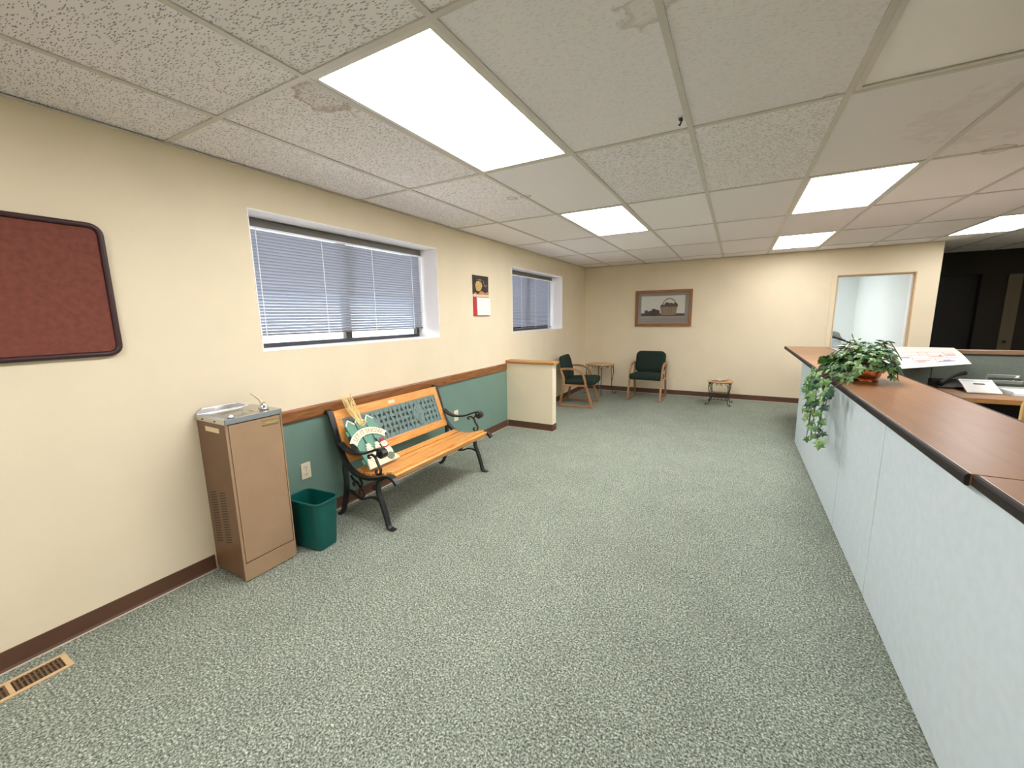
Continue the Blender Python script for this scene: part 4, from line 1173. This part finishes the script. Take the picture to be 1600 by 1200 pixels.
# ================================================================== FRAMED PRINT
fp = thing('framed_print', (1.437, YF, 1.22), 'oak framed print of a fruit basket on the far wall', 'picture')
FXZ = lambda a, b, d: (a, YF-d, b)
fa0, fa1, fb0, fb1, fw = 0.960, 1.913, 1.225, 1.860, 0.048
def framebar(poly, m): MB().prism(poly, FXZ, 0.002, 0.026).build('frame_rail', m, fp, bevel=0.004)
framebar([(fa0, fb1), (fa1, fb1), (fa1-fw, fb1-fw), (fa0+fw, fb1-fw)], 'frame_oak')
framebar([(fa0, fb0), (fa1, fb0), (fa1-fw, fb0+fw), (fa0+fw, fb0+fw)], 'frame_oak')
framebar([(fa0, fb0), (fa0, fb1), (fa0+fw, fb1-fw), (fa0+fw, fb0+fw)], 'frame_oak_v')
framebar([(fa1, fb0), (fa1, fb1), (fa1-fw, fb1-fw), (fa1-fw, fb0+fw)], 'frame_oak_v')
MB().prism([(fa0+fw, fb0+fw), (fa1-fw, fb0+fw), (fa1-fw, fb1-fw), (fa0+fw, fb1-fw)], FXZ, 0.003, 0.008).build('mount', 'mat_grey', fp)
pa0, pa1, pb0, pb1 = fa0+0.105, fa1-0.115, fb0+0.150, fb1-0.100
pr = MB().prism([(pa0, pb0), (pa1, pb0), (pa1, pb1), (pa0, pb1)], FXZ, 0.008, 0.009, 0)
L9 = lambda k: (0.009+0.0002*k, 0.0092+0.0002*k)
pr.prism([(pa0, pb0), (pa1, pb0), (pa1, pb0+0.075), (pa0, pb0+0.085)], FXZ, *L9(0), 1)
pr.prism([(pa0, pb0+0.035), (pa1, pb0+0.03), (pa1, pb0+0.075), (pa0+0.1, pb0+0.085), (pa0, pb0+0.085)], FXZ, *L9(1), 2)
for (a, b, r) in ((pa0+0.09, pb0+0.105, 0.035), (pa0+0.16, pb0+0.09, 0.04), (pa0+0.22, pb0+0.125, 0.04), (pa0+0.28, pb0+0.10, 0.045)):
    pr.prism(disc(a, b, r), FXZ, *L9(2), 2)
pr.prism([(pa0+0.05, pb0+0.05), (pa0+0.33, pb0+0.05), (pa0+0.31, pb0+0.10), (pa0+0.08, pb0+0.09)], FXZ, *L9(3), 2)
bcx = pa0+0.475
for (a, b, r) in ((bcx-0.11, pb0+0.195, 0.04), (bcx-0.035, pb0+0.225, 0.045), (bcx+0.03, pb0+0.215, 0.045), (bcx+0.10, pb0+0.215, 0.045)):
    pr.prism(disc(a, b, r), FXZ, *L9(4), 5)
pr.prism([(bcx-0.125, pb0+0.055), (bcx+0.105, pb0+0.055), (bcx+0.14, pb0+0.19), (bcx-0.15, pb0+0.19)], FXZ, *L9(5), 3)
for k in range(11):
    a = bcx-0.125+0.0235*k
    pr.prism([(a, pb0+0.06), (a+0.006, pb0+0.06), (a+0.006+(a-bcx)*0.14, pb0+0.18), (a+(a-bcx)*0.14, pb0+0.18)], FXZ, *L9(6), 4)
pr.ribbon([(bcx-0.115+0.235*0.5*(1-math.cos(PI*i/16)), pb0+0.19+0.145*math.sin(PI*i/16)) for i in range(17)], 0.012, *L9(7), FXZ, 4)
pr.build('print', ['print_pale', 'print_table', 'print_dark', 'print_basket', 'print_weave', 'print_fruit'], fp)
MB().prism([(fa0+fw-0.004, fb0+fw-0.004), (fa1-fw+0.004, fb0+fw-0.004), (fa1-fw+0.004, fb1-fw+0.004), (fa0+fw-0.004, fb1-fw+0.004)], FXZ, 0.013, 0.015).build('glass', 'glass', fp)

# ================================================================== ARM CHAIRS
def cushion(name, prof, w, mtx, parent, under=1.0):
    """rounded pad: prof is its outline seen from the front, swollen over thickness"""
    mb = MB()
    rings = [(0.80, -0.034), (0.94, -0.028), (1.0, -0.010), (1.0, 0.014), (0.95, 0.034), (0.80, 0.050), (0.45, 0.060), (0.1, 0.062)]
    n = len(prof); vs = []
    for s_, h_ in rings:
        h_ = h_*under if h_ < 0 else h_
        vs += [mtx @ Vector((a*(1-(1-s_)*0.35/ max(abs(a), 0.12)*abs(a) if False else s_ if s_ < 0.9 and h_ > 0.03 else 1-(1-s_)*0.6), b*(s_ if s_ < 0.9 and h_ > 0.03 else 1-(1-s_)*0.6), h_)) for a, b in prof]
    fs = [(k*n+i, k*n+(i+1) % n, (k+1)*n+(i+1) % n, (k+1)*n+i) for k in range(len(rings)-1) for i in range(n)]
    fs += [tuple(range(n)), tuple((len(rings)-1)*n+i for i in range(n))]
    mb.add(vs, fs)
    return mb.build(name, 'chair_green', parent, smooth=True)
def arm_chair():
    t = thing('arm_chair', (0, 0, 0), cat='chair', group='oak arm chairs in the waiting corner')
    prof = [(-0.262, 0.018), (-0.225, 0.20), (-0.190, 0.36), (-0.190, 0.46), (-0.235, 0.588), (-0.215, 0.607), (-0.08, 0.612), (0.02, 0.595), (0.10, 0.545), (0.135, 0.47), (0.16, 0.36), (0.215, 0.18), (0.262, 0.018)]
    pts = [Vector(p) for p in prof]
    line = [pts[0], pts[1], pts[2], pts[3]]+smooth2([pts[3], pts[4], pts[5], pts[6], pts[7], pts[8], pts[9], pts[10]], 5)[1:]+[pts[11], pts[12]]
    for s in (-1, 1):
        y0, y1 = (0.264*s-0.015, 0.264*s+0.015)
        sf = MB().ribbon(line, 0.032, y0, y1, lambda a, b, d: (a, d, b)).build('side_frame', 'chair_oak', t, bevel=0.006)
        MB().box((-0.275, y0, 0.001), (0.275, y1, 0.030)).build('sled_runner', 'chair_oak', sf, bevel=0.006)
        MB().box((-0.205, y0+0.003, 0.335), (0.165, y1-0.003, 0.367)).build('seat_rail', 'chair_oak', sf, bevel=0.004)
    mt = Matrix.Translation((0.035, 0, 0.408)) @ Matrix.Rotation(-0.06, 4, 'Y')
    seat_out = [(a, b) for a, b in rrect(-0.235, 0.275, -0.247, 0.247, 0.07, 6)]
    cushion('seat', seat_out, 0.5, mt, t, 1.7)
    # backrest leans backwards, faces +x
    mb_ = Matrix.Translation((-0.215, 0, 0.615)) @ Matrix.Rotation(-0.24, 4, 'Y') @ Matrix(((0, 0, 1, 0), (1, 0, 0, 0), (0, 1, 0, 0), (0, 0, 0, 1)))
    bo = rrect(-0.250, 0.250, -0.185, 0.195, 0.085, 7)
    bk_ = cushion('backrest', bo, 0.5, mb_, t)
    sm_ = MB()
    for a in (-0.12, 0.0, 0.12): sm_.tube([mb_ @ Vector((a, -0.165, 0.059)), mb_ @ Vector((a, 0.17, 0.059))], 0.0025, 5)
    sm_.tube([mb_ @ Vector((-0.2, 0.05, 0.059)), mb_ @ Vector((0.2, 0.05, 0.059))], 0.0025, 5)
    sm_.build('stitching', 'chair_green', bk_)
    for s in (-1, 1):
        MB().tube([(-0.19, 0.20*s, 0.36), (-0.225, 0.20*s, 0.46), (-0.245, 0.20*s, 0.62)], 0.011, 8).build('back_bracket', 'iron_black', t)
    MB().box((-0.18, -0.25, 0.345), (-0.14, 0.25, 0.362)).box((0.12, -0.25, 0.345), (0.16, 0.25, 0.362)).build('cross_bar', 'iron_black', t)
    return t
def copy_tree(o, parent=None):
    c = o.copy(); COL.objects.link(c)
    if parent is not None: c.parent = parent
    for ch in list(o.children): copy_tree(ch, c)
    return c
ch1 = arm_chair()
ch2 = copy_tree(ch1)
ch1.location = (0.405, 5.145, 0); ch1.rotation_euler = (0, 0, math.radians(7))
ch1['label'] = 'oak arm chair with dark green cushions seen side-on behind the half wall'
ch2.location = (1.312, 6.045, 0); ch2.rotation_euler = (0, 0, math.radians(-91.5))
ch2['label'] = 'oak arm chair with dark green cushions facing the room below the framed print'

# ================================================================== WROUGHT IRON TABLES
def wavy(h, amp, k=8):
    out = []
    for s in range(4):
        for i in range(k):
            u = -1+2*i/k
            off = amp*(0.5+0.5*math.cos(PI*u))*1.0-amp*0.6*math.exp(-((abs(u)-0.75)/0.18)**2)
            p = (h*u, -h-off)
            for _ in range(s): p = (-p[1], p[0])
            out.append(p)
    return out
def iron_table(loc, rz, h, zt, leg_in, label, rack):
    t = thing('iron_side_table', (0, 0, 0), label, 'side table', 'wrought iron side tables with wooden tops')
    MB().prism(wavy(h, 0.028), lambda a, b, d: (a, b, d), zt-0.018, zt).build('table_top', 'table_oak', t, bevel=0.004)
    MB().prism(wavy(h*0.97, 0.026), lambda a, b, d: (a, b, d), zt-0.026, zt-0.018).build('apron', 'iron_black', t)
    q = h-leg_in
    for sx in (-1, 1):
        for sy in (-1, 1):
            P = lambda r, z: (sx*(q+r), sy*(q+r), z)
            leg = MB().tube(smooth2([P(0.0, zt-0.026), P(0.004, zt*0.7), P(-0.018, zt*0.35), P(-0.004, zt*0.1), P(0.012, 0.012), P(0.030, 0.008), P(0.036, 0.024), P(0.024, 0.034)], 4), 0.0065, 7)
            lg = leg.build('leg', 'iron_black', t, smooth=True)
            MB().tube(smooth2([P(-0.02, zt-0.028), P(-0.022, zt*0.7), P(-0.018, zt*0.40)], 4), 0.004, 6).build('leg_rod', 'iron_black', lg)
    for k in range(4):
        rot = Matrix.Rotation(k*PI/2, 4, 'Z')
        s1 = [(-0.03+p[0], -q, zt-0.055+p[1]) for p in spiral((0, 0), 0.022, 0.006, -0.2, 5.6, 12)]
        s2 = [(0.03-p[0], -q, zt-0.055+p[1]) for p in spiral((0, 0), 0.022, 0.006, -0.2, 5.6, 12)]
        mb = MB().tube([rot @ Vector(p) for p in s1], 0.004, 6).tube([rot @ Vector(p) for p in s2], 0.004, 6)
        for s in (-1, 1):
            mb.tube([rot @ Vector(p) for p in smooth2([(s*q, -q, zt-0.09), (s*(q-0.03), -q, zt-0.06), (s*(q-0.06), -q, zt-0.028)], 4)], 0.004, 6)
        mb.build('apron_scroll', 'iron_black', t, smooth=True)
    if rack:
        z0, z1 = 0.085, 0.165
        for sy in (-1, 1):
            MB().tube([(-q, sy*q, z1), (q, sy*q, z1)], 0.005, 6).tube([(-q, sy*q*0.75, z0), (q, sy*q*0.75, z0)], 0.005, 6).build('rack_rail', 'iron_black', t)
        for k in range(5):
            a = -q*0.7+q*1.4*k/4
            MB().tube([(a+0.02, -q, z1), (a-0.01, -q*0.75, z0), (a-0.01, q*0.75, z0), (a+0.02, q, z1)], 0.004, 6).build('rack_bar', 'iron_black', t)
    else:
        MB().tube([(-q, -q, 0.12), (q, q, 0.12)], 0.005, 6).tube([(-q, q, 0.12), (q, -q, 0.12)], 0.005, 6).build('stretcher', 'iron_black', t)
    t.location = loc; t.rotation_euler = (0, 0, rz)
    return t
iron_table((0.44, 6.17, 0), math.radians(-22), 0.195, 0.560, 0.025, 'taller wrought iron side table with wavy wooden top in the corner', False)
iron_table((2.43, 6.08, 0), math.radians(-4), 0.160, 0.382, 0.020, 'low wrought iron magazine table with scroll feet against the far wall', True)
t = thing('magazine', (2.42, 6.06, 0.382), 'curled open magazine on the low iron table', 'magazine')
mg = smooth2([(2.31, 0.390), (2.37, 0.399), (2.42, 0.391), (2.47, 0.404), (2.51, 0.413), (2.535, 0.428)], 5)
MB().ribbon(mg, 0.006, 5.97, 6.17, lambda a, b, d: (a, d, b)).build('pages', 'magazine', t)
MB().ribbon([(p.x, p.y-0.0055) for p in mg[:20]], 0.003, 5.965, 6.172, lambda a, b, d: (a, d, b)).build('cover', 'magazine_dark', t)

# ================================================================== THINGS IN THE SIDE ROOM
t = thing('side_room_table', (4.05, 7.75, 0), 'white table in the side room, hidden behind the counter', 'table')
MB().box((3.55, 7.45, 0.80), (4.55, 8.05, 0.83)).build('table_top', 'reveal_white', t)
for xx in (3.58, 4.48):
    for yy in (7.48, 7.98):
        MB().box((xx, yy, 0), (xx+0.04, yy+0.04, 0.80)).build('leg', 'reveal_white', t)
def lump(name, c, r, m, label, cat, seed):
    rn = random.Random(seed); mb = MB()
    seg, rg = 14, 9; vs = []
    for j in range(rg+1):
        th = PI*j/rg
        for i in range(seg):
            a = 2*PI*i/seg; k = 1+rn.uniform(-0.16, 0.16)
            vs.append((c[0]+r[0]*k*math.sin(th)*math.cos(a), c[1]+r[1]*k*math.sin(th)*math.sin(a), c[2]+r[2]*(1-math.cos(th))*(1 if 0 < j < rg else 1)))
    fs = [(j*seg+i, j*seg+(i+1) % seg, (j+1)*seg+(i+1) % seg, (j+1)*seg+i) for j in range(rg) for i in range(seg)]
    mb.add(vs, fs); return mb.build(name, m, org=(c[0], c[1], c[2]), smooth=True, label=label, cat=cat)
lump('plastic_bag', (4.07, 7.62, 0.831), (0.10, 0.09, 0.075), 'bag_white', 'crumpled white plastic bag at the doorway edge', 'bag', 5)
lump('grey_bundle', (4.22, 7.70, 0.831), (0.07, 0.06, 0.030), 'bag_grey', 'small dark grey bundle beside the white bag in the doorway', 'bundle', 6)
lump('fluffy_cloth', (4.08, 7.80, 0.831), (0.12, 0.08, 0.135), 'fluff_grey', 'pale grey fluffy cloth heap behind the dark bar in the doorway', 'cloth', 8)
MB().tube([(3.98, 7.52, 1.035), (4.15, 7.52, 0.975), (4.31, 7.52, 0.905)], [0.012, 0.018, 0.012], 8).tube([(4.31, 7.52, 0.905), (4.33, 7.54, 0.831)], 0.010, 8).build('dark_bar', 'black', org=(4.15, 7.52, 0.831), label='dark slanting bar in the lower left of the doorway', cat='bar')
